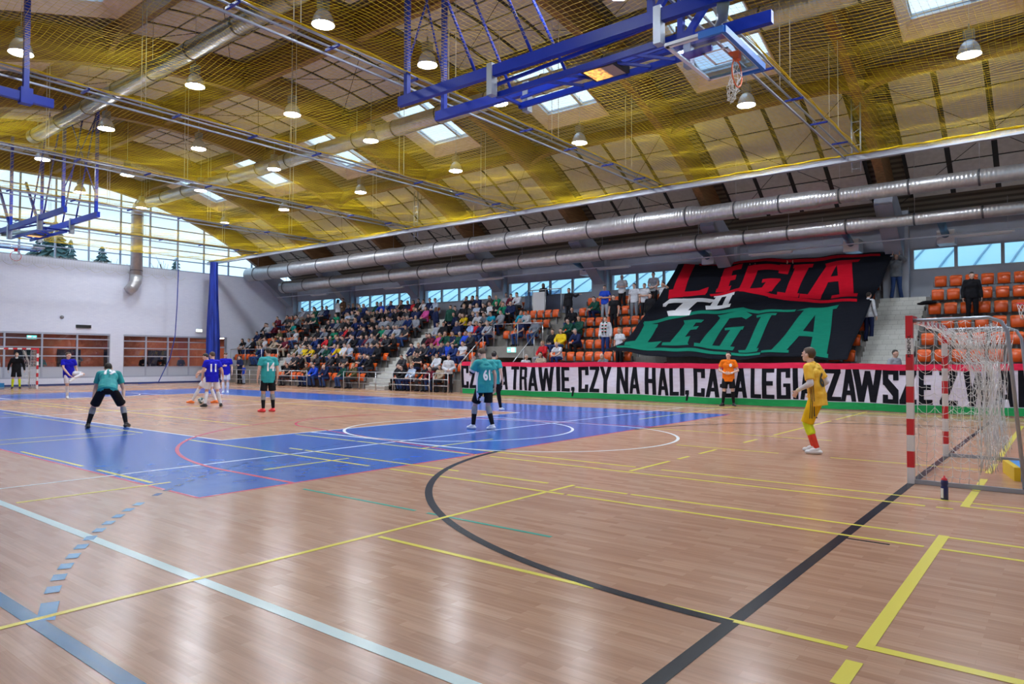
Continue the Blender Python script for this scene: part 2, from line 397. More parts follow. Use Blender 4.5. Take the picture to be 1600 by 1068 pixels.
# ---- roof
SKX = [(-.45 if i == 99 else None) for i in range(0)]
ceil_mb = MB(); skyl = []
def frange(a, b, n): return [a + (b - a) * i / n for i in range(n + 1)]
SK_Y = [(10.1, 13.95), (-4.35, -.5)]
OFFD = 1.12
for (xa, xb) in BAYS:
    xc = xa + 2.85; x0, x1 = xc - 1.47, xc + 1.47
    for (sy0, sy1) in SK_Y: skyl.append((xc, sy0, sy1))
    for (u0, u1, hole) in ((xa, x0, 0), (x0, x1, 1), (x1, xb, 0)):
        ys = sorted(set([YS, -8, -6, -4.35, -2.4, -.5, 1, 3, 4.8, 6.6, 8.6, 10.1, 12, 13.95, 15.5, 17, 18.5, YN]))
        for a, b in zip(ys, ys[1:]):
            m_ = (a + b) / 2
            if hole and any(s0 < m_ < s1 for s0, s1 in SK_Y): continue
            n = 2
            for t in range(n):
                c, d = a + (b - a) * t / n, a + (b - a) * (t + 1) / n
                pc, pd = [Vector((0, y, vz(y, OFFD))) for y in (c, d)]
                ceil_mb.add([(u0, c, pc.z), (u1, c, pc.z), (u1, d, pd.z), (u0, d, pd.z), (u0, c, pc.z + .12), (u1, c, pc.z + .12), (u1, d, pd.z + .12), (u0, d, pd.z + .12)], [(0, 1, 2, 3), (7, 6, 5, 4), (0, 4, 5, 1), (2, 6, 7, 3), (0, 3, 7, 4), (1, 5, 6, 2)])
ceil_ = ceil_mb.build('ceiling', M_DECK); struct(ceil_)
# arches
def arch(x, y0, y1, o0, o1, wd, mi, mb):
    n = 40; t0, t1 = thy(y0), thy(y1); vs = []; fs = []
    for i in range(n + 1):
        th = t0 + (t1 - t0) * i / n
        vs += [vp(x - wd / 2, th, o0), vp(x + wd / 2, th, o0), vp(x + wd / 2, th, o1), vp(x - wd / 2, th, o1)]
    for i in range(n):
        for k in range(4): k2 = (k + 1) % 4; fs.append((i * 4 + k, i * 4 + k2, (i + 1) * 4 + k2, (i + 1) * 4 + k))
    fs += [(3, 2, 1, 0), tuple(n * 4 + k for k in range(4))]
    mb.add(vs, fs, mi)
for x in BEAMX:
    b = MB(); arch(x, -8.6, 18.7, 0, OFFD, .30, 0, b); b.build('timber_arch', M_WOOD, ceil_)
# ribs between the arches with curved haunches
RIBS = [(4.8, .95, .26), (9.72, .5, .2), (14.35, .5, .2), (-.12, .5, .2), (-4.72, .5, .2)]
for (xa, xb) in BAYS:
    for ry, dep, wd in RIBS:
        m_ = MB(); o1 = OFFD; o0 = OFFD - dep; th = thy(ry)
        prof = []; n = 8; rr = 1.15; drop = OFFD - dep + .0
        xl, xr = xa + .15, xb - .15
        low = []
        for i in range(n + 1):
            t = R(90) * i / n; low.append((xl + rr * (1 - math.cos(t)) , o0 - (o0 - .12) * (1 - math.sin(t))))
        for i in range(n, -1, -1):
            t = R(90) * i / n; low.append((xr - rr * (1 - math.cos(t)), o0 - (o0 - .12) * (1 - math.sin(t))))
        vs = []; fs = []
        for (x, o) in low:
            for s_ in (-1, 1):
                for off in (o, o1): 
                    p = Vector(vp(x, th, off)); tg = Vector((0, math.cos(th), -math.sin(th))) * (s_ * wd / 2); vs.append(p + tg)
        for i in range(len(low) - 1):
            a, b_ = i * 4, (i + 1) * 4
            fs += [(a, a + 2, b_ + 2, b_), (a + 1, b_ + 1, b_ + 3, a + 3), (a, b_, b_ + 1, a + 1), (a + 2, a + 3, b_ + 3, b_ + 2)]
        fs += [(0, 1, 3, 2), tuple(len(vs) - 4 + k for k in (0, 2, 3, 1))]
        m_.add(vs, fs); m_.build('timber_rib', M_WOOD, ceil_)
# acoustic panels (with the dark gaps between them)
ZONES = [(5.5, 9.35, 4), (14.75, 19.9, 4), (.2, 4.1, 4), (-10.3, -5.1, 4)]
for (xa, xb) in BAYS:
    m_ = MB(); dk = MB()
    for (y0, y1, nr) in ZONES:
        t0, t1 = thy(y0, .95), thy(y1, .95); xs0, xs1 = xa + .62, xb - .62; nc = 4; pw = (xs1 - xs0) / nc
        n = 10; vs = []; fs = []
        for i in range(n + 1):
            th = t0 + (t1 - t0) * i / n; vs += [vp(xs0 - .05, th, .99), vp(xs1 + .05, th, .99)]
        for i in range(n): fs.append((2 * i, 2 * i + 1, 2 * i + 3, 2 * i + 2))
        dk.add(vs, fs)
        for c in range(nc):
            for r_ in range(nr):
                a, b = t0 + (t1 - t0) * r_ / nr + .0016, t0 + (t1 - t0) * (r_ + 1) / nr - .0016
                u0, u1 = xs0 + c * pw + .085, xs0 + (c + 1) * pw - .085
                vs = []
                for k in range(3):
                    th = a + (b - a) * k / 2; vs += [vp(u0, th, .93), vp(u1, th, .93), vp(u0, th, .965), vp(u1, th, .965)]
                fs = [(0, 4, 5, 1), (4, 8, 9, 5), (2, 3, 7, 6), (6, 7, 11, 10), (0, 2, 6, 4), (4, 6, 10, 8), (1, 5, 7, 3), (5, 9, 11, 7), (0, 1, 3, 2), (8, 10, 11, 9)]
                m_.add(vs, fs)
    m_.build('acoustic_panel_field', M_PANEL, ceil_); dk.build('panel_backing', M_DARK, ceil_)
br = MB()
for (xa, xb) in BAYS:
    for (y0, y1, _) in ZONES[:3]:
        p = [vp(x, thy(y, .8), .8) for x, y in ((xa + .2, y0), (xb - .2, y1), (xa + .2, y1), (xb - .2, y0))]
        br.tube([p[0], p[1]], .012, 5); br.tube([p[2], p[3]], .012, 5)
br.build('bracing_rod', M_DARK, ceil_)
# skylights
WN = 0
for (xc, y0, y1) in skyl:
    WN += 1
    wd = MB(); fr = MB(); gl = MB()
    n0 = OFFD - .02; n1 = n0 + .52; hw0, hw1 = 1.47, 1.25
    ta, tb = thy(y0, n0), thy(y1, n0); tc_, td = thy(y0, n0) + .014, thy(y1, n0) - .018
    lo = [vp(xc - hw0, ta, n0), vp(xc + hw0, ta, n0), vp(xc + hw0, tb, n0), vp(xc - hw0, tb, n0)]
    mid = [vp(xc - hw1, tc_, n1 - .16), vp(xc + hw1, tc_, n1 - .16), vp(xc + hw1, td, n1 - .16), vp(xc - hw1, td, n1 - .16)]
    up = [vp(xc - hw1, tc_, n1), vp(xc + hw1, tc_, n1), vp(xc + hw1, td, n1), vp(xc - hw1, td, n1)]
    lo2 = [Vector(p) + (Vector(p) - Vector((xc, (y0 + y1) / 2, p[2]))).normalized() * .06 for p in lo]
    mid2 = [Vector(p) + (Vector(p) - Vector((xc, (y0 + y1) / 2, p[2]))).normalized() * .3 for p in mid]
    for k in range(4):
        k2 = (k + 1) % 4
        wd.add([lo[k], lo[k2], mid[k2], mid[k], lo2[k], lo2[k2], mid2[k2], mid2[k]], [(0, 1, 2, 3), (7, 6, 5, 4), (0, 4, 5, 1), (3, 2, 6, 7), (0, 3, 7, 4), (1, 5, 6, 2)])
        nrm = vn((y0 + y1) / 2) * .05
        a, b = Vector(up[k]), Vector(up[k2]); fr.bar(a, b, .07, .07)
        fr.add([mid[k], mid[k2], up[k2], up[k], mid2[k], mid2[k2], Vector(up[k2]) + nrm, Vector(up[k]) + nrm], [(0, 1, 2, 3), (7, 6, 5, 4)])
    ma, mb_ = [Vector(up[i]).lerp(Vector(up[j]), .64) for i, j in ((0, 1), (3, 2))]
    fr.bar(ma, mb_, .12, .14)
    gl.add([Vector(p) + vn((y0 + y1) / 2) * .04 for p in up], [(0, 1, 2, 3)])
    root = wd.build('window_%d' % WN, M_BOARD); struct(root)
    fr.build('window_frame', M_ALU, root); gl.build('window_glass', M_GLASS, root)
    c = (Vector(up[0]) + Vector(up[2])) / 2; nn = vn((y0 + y1) / 2)
    portal(c + nn * .12, 2.4, 3.5, -nn)

# ---- walls
def clip_arch(y): return vz(y, OFFD)
w_ = MB().box(XW - .4, XW, YS, 8.2, 3.05, 7.3).box(XW - .4, XW, 8.2, 8.95, 0, 7.3).box(XW - .4, XW, 8.95, 15.75, 3.05, 7.3)
w_.box(XW - .4, XW, 15.75, YN, 0, 7.3); w_.box(XW - .4, XW, YS, 8.2, 0, .42).box(XW - .4, XW, 8.95, 14.45, 0, .42)
w_.build('wall_end', M_BRICK); struct(bpy.data.objects['wall_end'])
MB().box(XW, XW + .03, YS, 14.4, 0, .1).build('baseboard_end', mat('navy_skirting', (.03, .05, .18), .4)); struct(bpy.data.objects['baseboard_end'])
# glazed gable above it
WN += 1
fr = MB(); gl = MB()
ymin, ymax = -9.0, 19.6
ys = [y for y in frange(-9.0, 19.4, 16)]
zt = lambda y: vz(y, .9)
for y in ys: fr.box(XW - .22, XW - .1, y - .04, y + .04, 7.3, zt(y))
for i in range(9):
    z = 7.34 + .66 * i
    h = math.sqrt(max((RV + .9) ** 2 - (z - (ZA - RV)) ** 2, 0)); a, b = max(YA - h, ymin), min(YA + h, ymax)
    if b - a > 1: fr.box(XW - .2, XW - .12, a, b, z - .03, z + .03)
for a, b in zip(ys, ys[1:]): gl.add([(XW - .16, a, 7.3), (XW - .16, b, 7.3), (XW - .16, b, zt(b)), (XW - .16, a, zt(a))], [(0, 1, 2, 3)])
root = fr.build('window_%d' % WN, mat('blue_grey_mullion', (.30, .36, .48), .4, .3)); struct(root); gl.build('window_glass', M_GLASS, root)
portal((XW - .5, 5.2, 9.4), 27, 4.4, (1, 0, 0))
# unseen near-end gable glazed to add daylight (behind the camera's right shoulder)
w_ = MB().box(XE, XE + .3, YS, YN, 0, 7.3); o = w_.build('wall_near_end', M_WALLW); struct(o)
WN += 1
fr = MB(); gl = MB()
for y in ys: fr.box(XE + .1, XE + .22, y - .04, y + .04, 7.3, zt(y))
for a, b in zip(ys, ys[1:]): gl.add([(XE + .16, a, 7.3), (XE + .16, b, 7.3), (XE + .16, b, zt(b)), (XE + .16, a, zt(a))], [(0, 1, 2, 3)])
root = fr.build('window_%d' % WN, MATS['blue_grey_mullion']); struct(root); gl.build('window_glass', M_GLASS, root)
o = MB().box(XW, XE, YS - .3, YS, 0, 7.4).build('wall_side', M_WALLW); struct(o)
portal((XE + .5, 5.2, 9.4), 27, 4.4, (-1, 0, 0))
# back wall behind the stand with its window band
WB0, WB1 = 5.0, 5.84
bw = MB(); bw.box(XW, XE, YN, YN + .3, 0, WB0).box(XW, XE, YN, YN + .3, WB1, 7.35)
PX = [x for x in BEAMX if x < 9] 
for x in PX: bw.box(x - .42, x + .5, YN, YN + .3, WB0, WB1)
bw.box(XE - .5, XE, YN, YN + .3, WB0, WB1).box(XW, XW + .3, YN, YN + .3, WB0, WB1)
o = bw.build('wall_back', M_GREYW); struct(o)
for (xa, xb) in BAYS:
    WN += 1
    x0, x1 = xa + .5, xb - .42
    if xa < XW + 1: x0 = max(x0, XW + .3)
    fr = MB(); fr.box(x0, x1, YN - .02, YN + .1, WB0 - .03, WB0 + .05).box(x0, x1, YN - .02, YN + .1, WB1 - .05, WB1 + .03)
    n = 4; pw = (x1 - x0) / n
    for i in range(n + 1): fr.box(x0 + i * pw - .055, x0 + i * pw + .055, YN - .01, YN + .1, WB0, WB1)
    root = fr.build('window_%d' % WN, mat('window_frame_grey', (.30, .33, .38), .4)); struct(root)
    MB().box(x0, x1, YN + .05, YN + .06, WB0, WB1).build('window_glass', M_GLASS, root)
portal((-17, YN + .5, 5.4), 53, .9, (0, -1, 0))
# piers with a raking head that carries each arch
for x in PX:
    p = MB(); p.box(x - .45, x - .02 + .45, YN - .35, YN, 3.9 if x > -44 else 0, 7.3)
    vs = []
    for xx in (x - .3, x + .3): vs += [(xx, YN - .35, 5.35), (xx, YN - .35, 6.9), (xx, 18.3, 7.95), (xx, 18.0, 7.15)]
    p.add(vs, [(0, 1, 2, 3), (7, 6, 5, 4), (0, 4, 5, 1), (1, 5, 6, 2), (2, 6, 7, 3), (3, 7, 4, 0)])
    o = p.build('trim_pier', M_GREYW); struct(o)
MB().box(XW, XE, YN - .5, YN - .15, 6.75, 7.0).build('trim_eaves', M_GREYW); struct(bpy.data.objects['trim_eaves'])

# ---- corridor behind the end wall
c = MB(); c.box(XW - 4, XW - .4, YS, YN, -.2, 0); o = c.build('floor_corridor', M_CONC); struct(o)
c = MB(); c.box(XW - 4.2, XW - 4, YS, YN, 0, 3.4); o = c.build('wall_corridor', M_SALMON); struct(o)
c = MB(); c.box(XW - 4, XW - .4, YS, YN, 3.12, 3.4); o = c.build('ceiling_corridor', mat('corridor_ceiling', (.5, .42, .38), .8)); struct(o)
c = MB(); c.box(XW - 4, XW - .4, YN - .1, YN, 0, 3.1).box(XW - 4, XW - .4, YS, YS + .1, 0, 3.1); o = c.build('wall_corridor_end', M_SALMON); struct(o)
DN = 0
for (y0, y1) in ((-1.0, .1), (4.4, 5.4), (6.7, 8.0), (7.9 + 1.5, 10.6), (12.2, 13.6)):
    DN += 1
    o = MB().box(XW - 4.0, XW - 3.9, y0, y1, 0, 2.15).build('door_%d' % DN, mat('dark_blue_door', (.025, .03, .07), .4)); struct(o)
    MB().box(XW - 3.9, XW - 3.84, y0 + .1, y0 + .16, .95, 1.2).build('door_handle', M_STEEL, o)
warm = mat('corridor_lamp', (1, .8, .5), .5, emis=(1, .72, .42), es=60)
for i, (y, lb) in enumerate(((-3.2, ''), (2.2, ''), (7.3, ''), (12.6, ''), (16.4, ''))):
    t = thing('corridor_light', ['warm ceiling light in the corridor at far left', 'warm corridor ceiling light above the far goal', 'warm corridor ceiling light behind the dark doorway left of the pier', 'warm corridor ceiling light left of the navy curtain', 'warm corridor ceiling light over the open doorway right of the curtain'][i], 'ceiling light', (XW - 2.4, y, 3.12))
    MB().box(-.15, .15, -.45, .45, -.07, 0).build('housing', M_WHITE, t); MB().box(-.12, .12, -.42, .42, -.085, -.072).build('diffuser', warm, t)
def glazed(y0, y1, n, zrows, zb=.45, zt_=3.02, door=None):
    global WN
    WN += 1
    fr = MB()
    for i in range(n + 1): y = y0 + (y1 - y0) * i / n; fr.box(XW - .12, XW - .02, y - .045, y + .045, zb, zt_)
    for z in zrows: fr.box(XW - .11, XW - .03, y0, y1, z - .03, z + .03)
    fr.box(XW - .13, XW - .01, y0, y1, zb - .03, zb + .05).box(XW - .13, XW - .01, y0, y1, zt_ - .07, zt_ + .03)
    root = fr.build('window_%d' % WN, mat('pale_frame', (.42, .46, .58), .4, .2)); struct(root)
    MB().box(XW - .08, XW - .06, y0, y1, 1.05, zt_).build('window_glass', M_GLASSD, root)
    MB().box(XW - .09, XW - .05, y0, y1, zb, 1.03).build('spandrel_panel', mat('spandrel', (.50, .54, .64), .5), root)
glazed(-9.8, 8.2, 10, (1.05, 1.7, 2.2, 2.7)); glazed(8.95, 14.45, 4, (1.05, 1.7, 2.2, 2.65))
DN += 1
d = MB(); d.box(XW - .12, XW - .02, 14.45, 14.6, 0, 3.02).box(XW - .12, XW - .02, 15.6, 15.75, 0, 3.02).box(XW - .12, XW - .02, 14.45, 15.75, 2.3, 2.4).box(XW - .12, XW - .02, 14.45, 15.75, 2.98, 3.05)
o = d.build('door_%d' % DN, MATS['pale_frame']); struct(o); MB().box(XW - .08, XW - .06, 14.6, 15.6, 2.4, 3.0).build('door_glass', M_GLASSD, o)
t = thing('exit_sign', 'small lit green exit sign hanging in the corridor above the far goal', 'exit sign', (XW - 1.2, 4.45, 2.78)); MB().box(-.03, 0, -.26, .26, -.12, .12).build('case', M_WHITE, t); MB().box(.001, .006, -.24, .24, -.1, .1).build('lit_face', mat('exit_sign_green', (.1, .8, .5), .5, emis=(.2, .95, .7), es=1.6), t); MB().box(.007, .009, -.2, -.02, -.07, .07).box(.007, .009, .06, .2, -.02, .02).build('pictogram', mat('exit_sign_white', (.9, 1, .95), .5, emis=(.9, 1, .95), es=1.6), t)
# small things on the end wall
t = tag(MB().lathe((0, 0, 0), [(0, -.02), (.07, -.02), (.1, .03), (.06, .08), (0, .09)], 16, ax='x').build('speaker_dome', M_GREY), 'small round dark wall fitting high on the white end wall', 'fitting'); t.location = on_y(96, 496, 5.4); t.location = (XW + .03, 5.55, 3.95)
t = tag(MB().box(0, .08, -.4, .4, -.09, .09).build('wall_vent', M_BLACK), 'small black slot vent on the white end wall above the corridor window', 'vent'); t.location = (XW, 6.7, 3.45)
t = thing('exit_light', 'small lit emergency light above the corner doorway', 'light', (XW + .02, 13.7, 3.45)); MB().box(0, .07, -.22, .22, -.1, .1).build('case', M_WHITE, t); MB().box(.07, .075, -.2, .2, -.08, .08).build('lit_face', mat('exit_face', (.9, 1, .9), .5, emis=(.85, 1, .85), es=2.2), t)
t = thing('fire_extinguisher', 'red fire extinguisher standing by the end wall near the navy curtain', 'fire extinguisher', (XW + .25, 13.9, 0)); MB().lathe((0, 0, 0), [(0, 0), (.08, 0), (.085, .05), (.085, .4), (.04, .5), (0, .5)], 14).build('cylinder', M_RED, t); MB().box(-.03, .06, -.03, .03, .5, .56).build('handle', M_BLACK, t)

# ---- what stands outside
sn = noisy('snowy_ground', (.6, .65, .7), (.7, .75, .8), .3, .8)
o = MB().box(-160, XW - 4.3, -80, 110, -.4, -.2).build('ground_outside', sn); struct(o)
o = MB().box(XW - 4.3, 60, YN + .4, 90, -.4, -.2).build('ground_behind', sn); struct(o)
dome_m = mat('air_dome_skin', (.46, .74, .80), .6)
dm = MB(); vs = []; fs = []; n = 30; xs = frange(-62, 26, 30)
for i, x in enumerate(xs):
    for j in range(n + 1):
        t = math.pi * j / n; vs.append((x, 44 - 17 * math.cos(t), -.3 + 10.5 * math.sin(t)))
for i in range(len(xs) - 1):
    for j in range(n): k = i * (n + 1) + j; fs.append((k, k + 1, k + n + 2, k + n + 1))
dm.add(vs, fs, 0, True); 
dome = tag(dm.build('air_dome', dome_m), 'pale inflated air dome with curved seams seen through the high windows', 'air dome')
sm_ = MB()
for i in range(0, 61):
    x = -62 + 88 * i / 60; sm_.tube([(x + 5 * math.sin(math.pi * j / 12 * .5), 44 - 17.04 * math.cos(math.pi * j / 12 * .55), -.3 + 10.54 * math.sin(math.pi * j / 12 * .55)) for j in range(13)], .05, 4)
sm_.build('seam', mat('dome_seam', (.18, .34, .46), .6), dome)
def conifer(x, y, h, r, label):
    t = thing('conifer', label, 'tree', (x, y, -.2), 0, 'trees outside the gable window')
    MB().tube([(0, 0, 0), (0, 0, h * .95)], [.18, .03], 8).build('trunk', mat('bark', (.10, .08, .07), .8), t)
    c = MB(); rnd = random.Random(int(h * 100))
    for k in range(34):
        z = h * (.12 + .87 * k / 34); rr = r * (1.04 - k / 34) * (.8 + .35 * rnd.random())
        for a in range(9):
            an = a * .7 + k * 1.9 + rnd.random() * .6; L = rr * (.75 + .4 * rnd.random()); dx, dy = math.cos(an), math.sin(an)
            c.add([(dx * .05, dy * .05, z + .35), (dx * L - dy * .28 * L, dy * L + dx * .28 * L, z - .25 * L), (dx * L * 1.15, dy * L * 1.15, z - .4 * L), (dx * L + dy * .28 * L, dy * L - dx * .28 * L, z - .25 * L), (dx * L * .7, dy * L * .7, z - .45 * L)], [(0, 1, 2), (0, 2, 3), (0, 4, 1), (0, 3, 4), (1, 4, 2), (2, 4, 3)])
    c.build('foliage', mat('conifer_green', (.06, .12, .12), .9), t)
def bare(x, y, h, label, seed):
    rnd = random.Random(seed); m_ = MB()
    def br_(p, d, L, r, dep):
        q = p + d * L; m_.tube([p, (p + q) / 2 + Vector((rnd.uniform(-.1, .1), rnd.uniform(-.1, .1), 0)) * L * .3, q], [r, r * .85, r * .7], 5)
        if dep == 0: return
        for k in range(3):
            e = (d + Vector((rnd.uniform(-.6, .6), rnd.uniform(-.6, .6), rnd.uniform(-.1, .5)))).normalized(); br_(p + d * L * (.55 + .15 * k), e, L * .68, r * .6, dep - 1)
    br_(Vector((0, 0, 0)), Vector((0, 0, 1)), h * .38, .13, 4)
    o = m_.build('bare_tree', mat('bark', (.10, .08, .07), .8)); o.location = (x, y, -.2); tag(o, label, 'tree', 'trees outside the gable window')
def at_x(px, py, X):
    C, d = ray(px, py); return C + d * ((X - C.x) / d.x)
for (px, X, top, r, lb) in ((87, -72, 342, 5.2, 'tallest dark conifer outside, behind the far basketball frame'), (66, -80, 368, 9.5, 'broad dark conifer outside, low behind the far backboard'), (111, -66, 372, 2.4, 'narrow conifer outside, just right of the far hoop frame'), (160, -84, 382, 4.2, 'conifer outside at the window foot, left of the upright duct'), (275, -88, 400, 4.2, 'low conifer outside between upright duct and navy curtain')):
    p = at_x(px, top, X); conifer(X, p.y, p.z + .2, r, lb)
for (px, X, top, lb, sd) in ((195, -62, 350, 'bare tree outside, just left of the upright duct', 3), (240, -58, 360, 'bare branching tree outside, just right of the upright duct', 5), (292, -62, 372, 'bare tree outside midway between upright duct and navy curtain', 8), (152, -66, 380, 'thin bare tree outside, left of the upright duct and low', 11)):
    p = at_x(px, top, X); bare(X, p.y, p.z, lb, sd)
# ---------------------------------------------------------------- air ducts
def duct(name, label, y, z, stations, joints, parent_mat=M_DUCT, group=None):
    """stations: [(x, radius)] ; joints: ring positions"""
    m_ = MB(); pts = []; rs = []
    for x, r in stations: pts.append((x, y, z)); rs.append(r)
    m_.tube(pts, rs, 28)
    o = m_.build(name, parent_mat); tag(o, label, 'air duct', group)
    def rad(x):
        for (a, ra), (b, rb) in zip(stations, stations[1:]):
            if min(a, b) <= x <= max(a, b): return ra + (rb - ra) * ((x - a) / (b - a) if b != a else 0)
        return stations[0][1]
    for x in joints: MB().lathe((x, y, z), [(rad(x) + .002, -.03), (rad(x) + .018, -.03), (rad(x) + .018, .03), (rad(x) + .002, .03)], 28, ax='x').build('joint_ring', mat('dark_joint', (.10, .10, .11), .5, .5), o)
    for x in joints[::2]: MB().tube([(x, y, z + rad(x)), (x, y, vz(y, .9))], .008, 4).build('hanger_rod', M_STEEL, o)
    return o
js = [-42.3, -40.4, -38.1, -35.2, -32.0, -29.6, -27.2, -24.9, -22.4, -20.0, -17.7, -15.3, -12.9, -10.6, -8.6, -6.9, -4.8, -2.6, -.6, 1.5, 3.5]
dU = duct('air_duct', 'upper large galvanised duct running above the grandstand', 17.0, 7.45, [(XW + .6, .48), (-37.6, .48), (-37.3, .45), (-28.5, .45), (-28.2, .42), (-10.4, .40), (-10.1, .33), (-5.6, .33), (-5.2, .26), (XE - .2, .26)], js)
dL = duct('air_duct', 'lower galvanised duct running above the grandstand, under the larger duct', 18.0, 6.5, [(XW + 3.2, .40), (-36, .40), (-35.7, .38), (-26, .38), (-25.7, .36), (-9.0, .33), (-8.7, .28), (-4.1, .27), (-3.7, .21), (XE - .2, .21)], js[1:])
dC = duct('air_duct', 'galvanised duct under the skylights that ends in an upright drop on the gable', 9.47, 11.05, [(XW + .75, .33), (XE - .2, .33)], [-42, -40, -37.5, -35, -32.5, -30, -27.5, -25, -22.5, -20, -17.5, -15, -12.5, -10, -7.5, -5, -2.5, 0])
v = MB(); v.tube([(XW + .75 + .28, 9.47, 11.05), (XW + .62, 9.47, 10.97), (XW + .42, 9.47, 10.7), (XW + .42, 9.47, 6.7)], .34, 28); v.tube([(XW + .42, 9.47, 6.72), (XW + .42, 9.42, 6.3), (XW + .42, 9.25, 5.95), (XW + .42, 9.0, 5.7)], [.34, .34, .33, .30], 28)
v.build('upright_drop', M_DUCTV, dC)
v = MB()
for z in (10.4, 9.3, 8.2, 7.0): v.lathe((XW + .42, 9.47, z), [(.341, -.02), (.355, -.02), (.355, .02), (.341, .02)], 28)
v.build('joint_ring', MATS['dark_joint'], dC)
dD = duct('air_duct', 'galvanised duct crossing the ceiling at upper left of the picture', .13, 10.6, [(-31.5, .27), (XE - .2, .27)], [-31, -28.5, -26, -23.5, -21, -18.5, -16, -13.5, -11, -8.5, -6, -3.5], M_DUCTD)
for x in [-1.9, -5.1, -11.0, -17.5]:   # short diffusers to the back wall
    t = thing('air_diffuser', 'short branch duct with square white grille, ' + {-1.9: 'nearest to the right edge', -5.1: 'just left of the pier holding the big flag', -11.0: 'behind the top of the big flag', -17.5: 'above the blue-shirted man near the glass lectern'}[x], 'air diffuser', (x, YN - .2, 6.05))
    MB().tube([(0, -1.9, .45), (0, -.6, .1)], .13, 16).build('branch_pipe', mat('blue_grey_branch', (.12, .25, .38), .35, .5), t)
    MB().box(-.28, .28, -.6, .2, -.22, .28).build('grille_box', M_WHITE, t)
# fluorescent battens and the cable tray
tr = MB(); tr.box(XW + .5, XE - .1, 19.28, 19.38, 6.02, 6.06); tray = tag(tr.build('cable_tray', M_ALU), 'thin pale cable tray running the whole length above the grandstand', 'cable tray')
h_ = MB()
for i in range(18): x = XW + 2 + 3 * i; h_.tube([(x, 19.33, 6.05), (x, 19.33, 7.2)], .006, 4)
h_.build('hanger_rod', M_STEEL, tray)
for i, (x0, lb) in enumerate(((-1.55, 'right edge, over the orange seats'), (-8.9, 'the big flag'), (-16.3, 'the row of standing men in white'), (-31.8, 'the packed left crowd'), (-39.3, 'the top left corner seats'), (-24.0, 'the red-jacket spectator by the pier'))):
    t = thing('fluorescent_batten', 'unlit white fluorescent batten above ' + lb, 'strip light', (x0, 19.25, 5.93)); MB().box(0, 1.75, -.09, .09, 0, .06).build('housing', M_WHITE, t)
    MB().tube([(.08, -.04, -.02), (1.67, -.04, -.02)], .02, 8).tube([(.08, .04, -.02), (1.67, .04, -.02)], .02, 8).build('fluorescent_tube', M_WHITE, t)

# ---------------------------------------------------------------- net ceiling
NZ = 8.02; NY = 14.2
t = tag(MB().box(XW + .2, XE - .1, NY - .09, NY + .09, NZ - .14, NZ + .05).build('net_edge_beam', mat('pale_grey_beam', (.40, .43, .50), .45, .3)), 'long pale steel beam edging the yellow safety net over the stand', 'beam')
TX = [-3.7 - 6.74 * i for i in range(6)] + [3.05]
hang = {-3.7: 'nearest track, crossing the ceiling beside the raised basket'}
tnames = ['nearest the raised basket on the right', 'passing the left ends of the blue basket beams', 'crossing the middle of the yellow net', 'third from the far gable', 'second from the far gable, over the far basket', 'closest to the far gable', 'beyond the right picture edge']
for i, x in enumerate(TX):
    t = thing('net_track', 'double-pipe ceiling track for the nets, ' + tnames[i], 'ceiling track', (x, 0, NZ))
    MB().tube([(-.14, YS + .2, .1), (-.14, NY + .1, .1)], .027, 8).tube([(.14, YS + .2, .1), (.14, NY + .1, .1)], .027, 8).build('track_pipe', M_GALVP, t)
    MB().box(-.29, -.24, YS + .2, NY + .1, -.04, .0).build('guide_rail', mat('grey_rail', (.28, .31, .38), .4, .3), t)
    y = 12.6; k = 0
    while y > YS + 1:
        MB().box(-.28, .17, y - .025, y + .025, .04, .085).build('cross_clamp', M_BLUEST, t)
        if k % 2 == 0:
            for s_ in (-.12, .12): MB().tube([(s_ , y - .9, .1), (s_, y - .9, vz(y - .9, .0) - NZ)], .009, 4).build('hanger_rod', mat('pale_rod', (.62, .63, .6), .5), t)
        y -= 2.25; k += 1
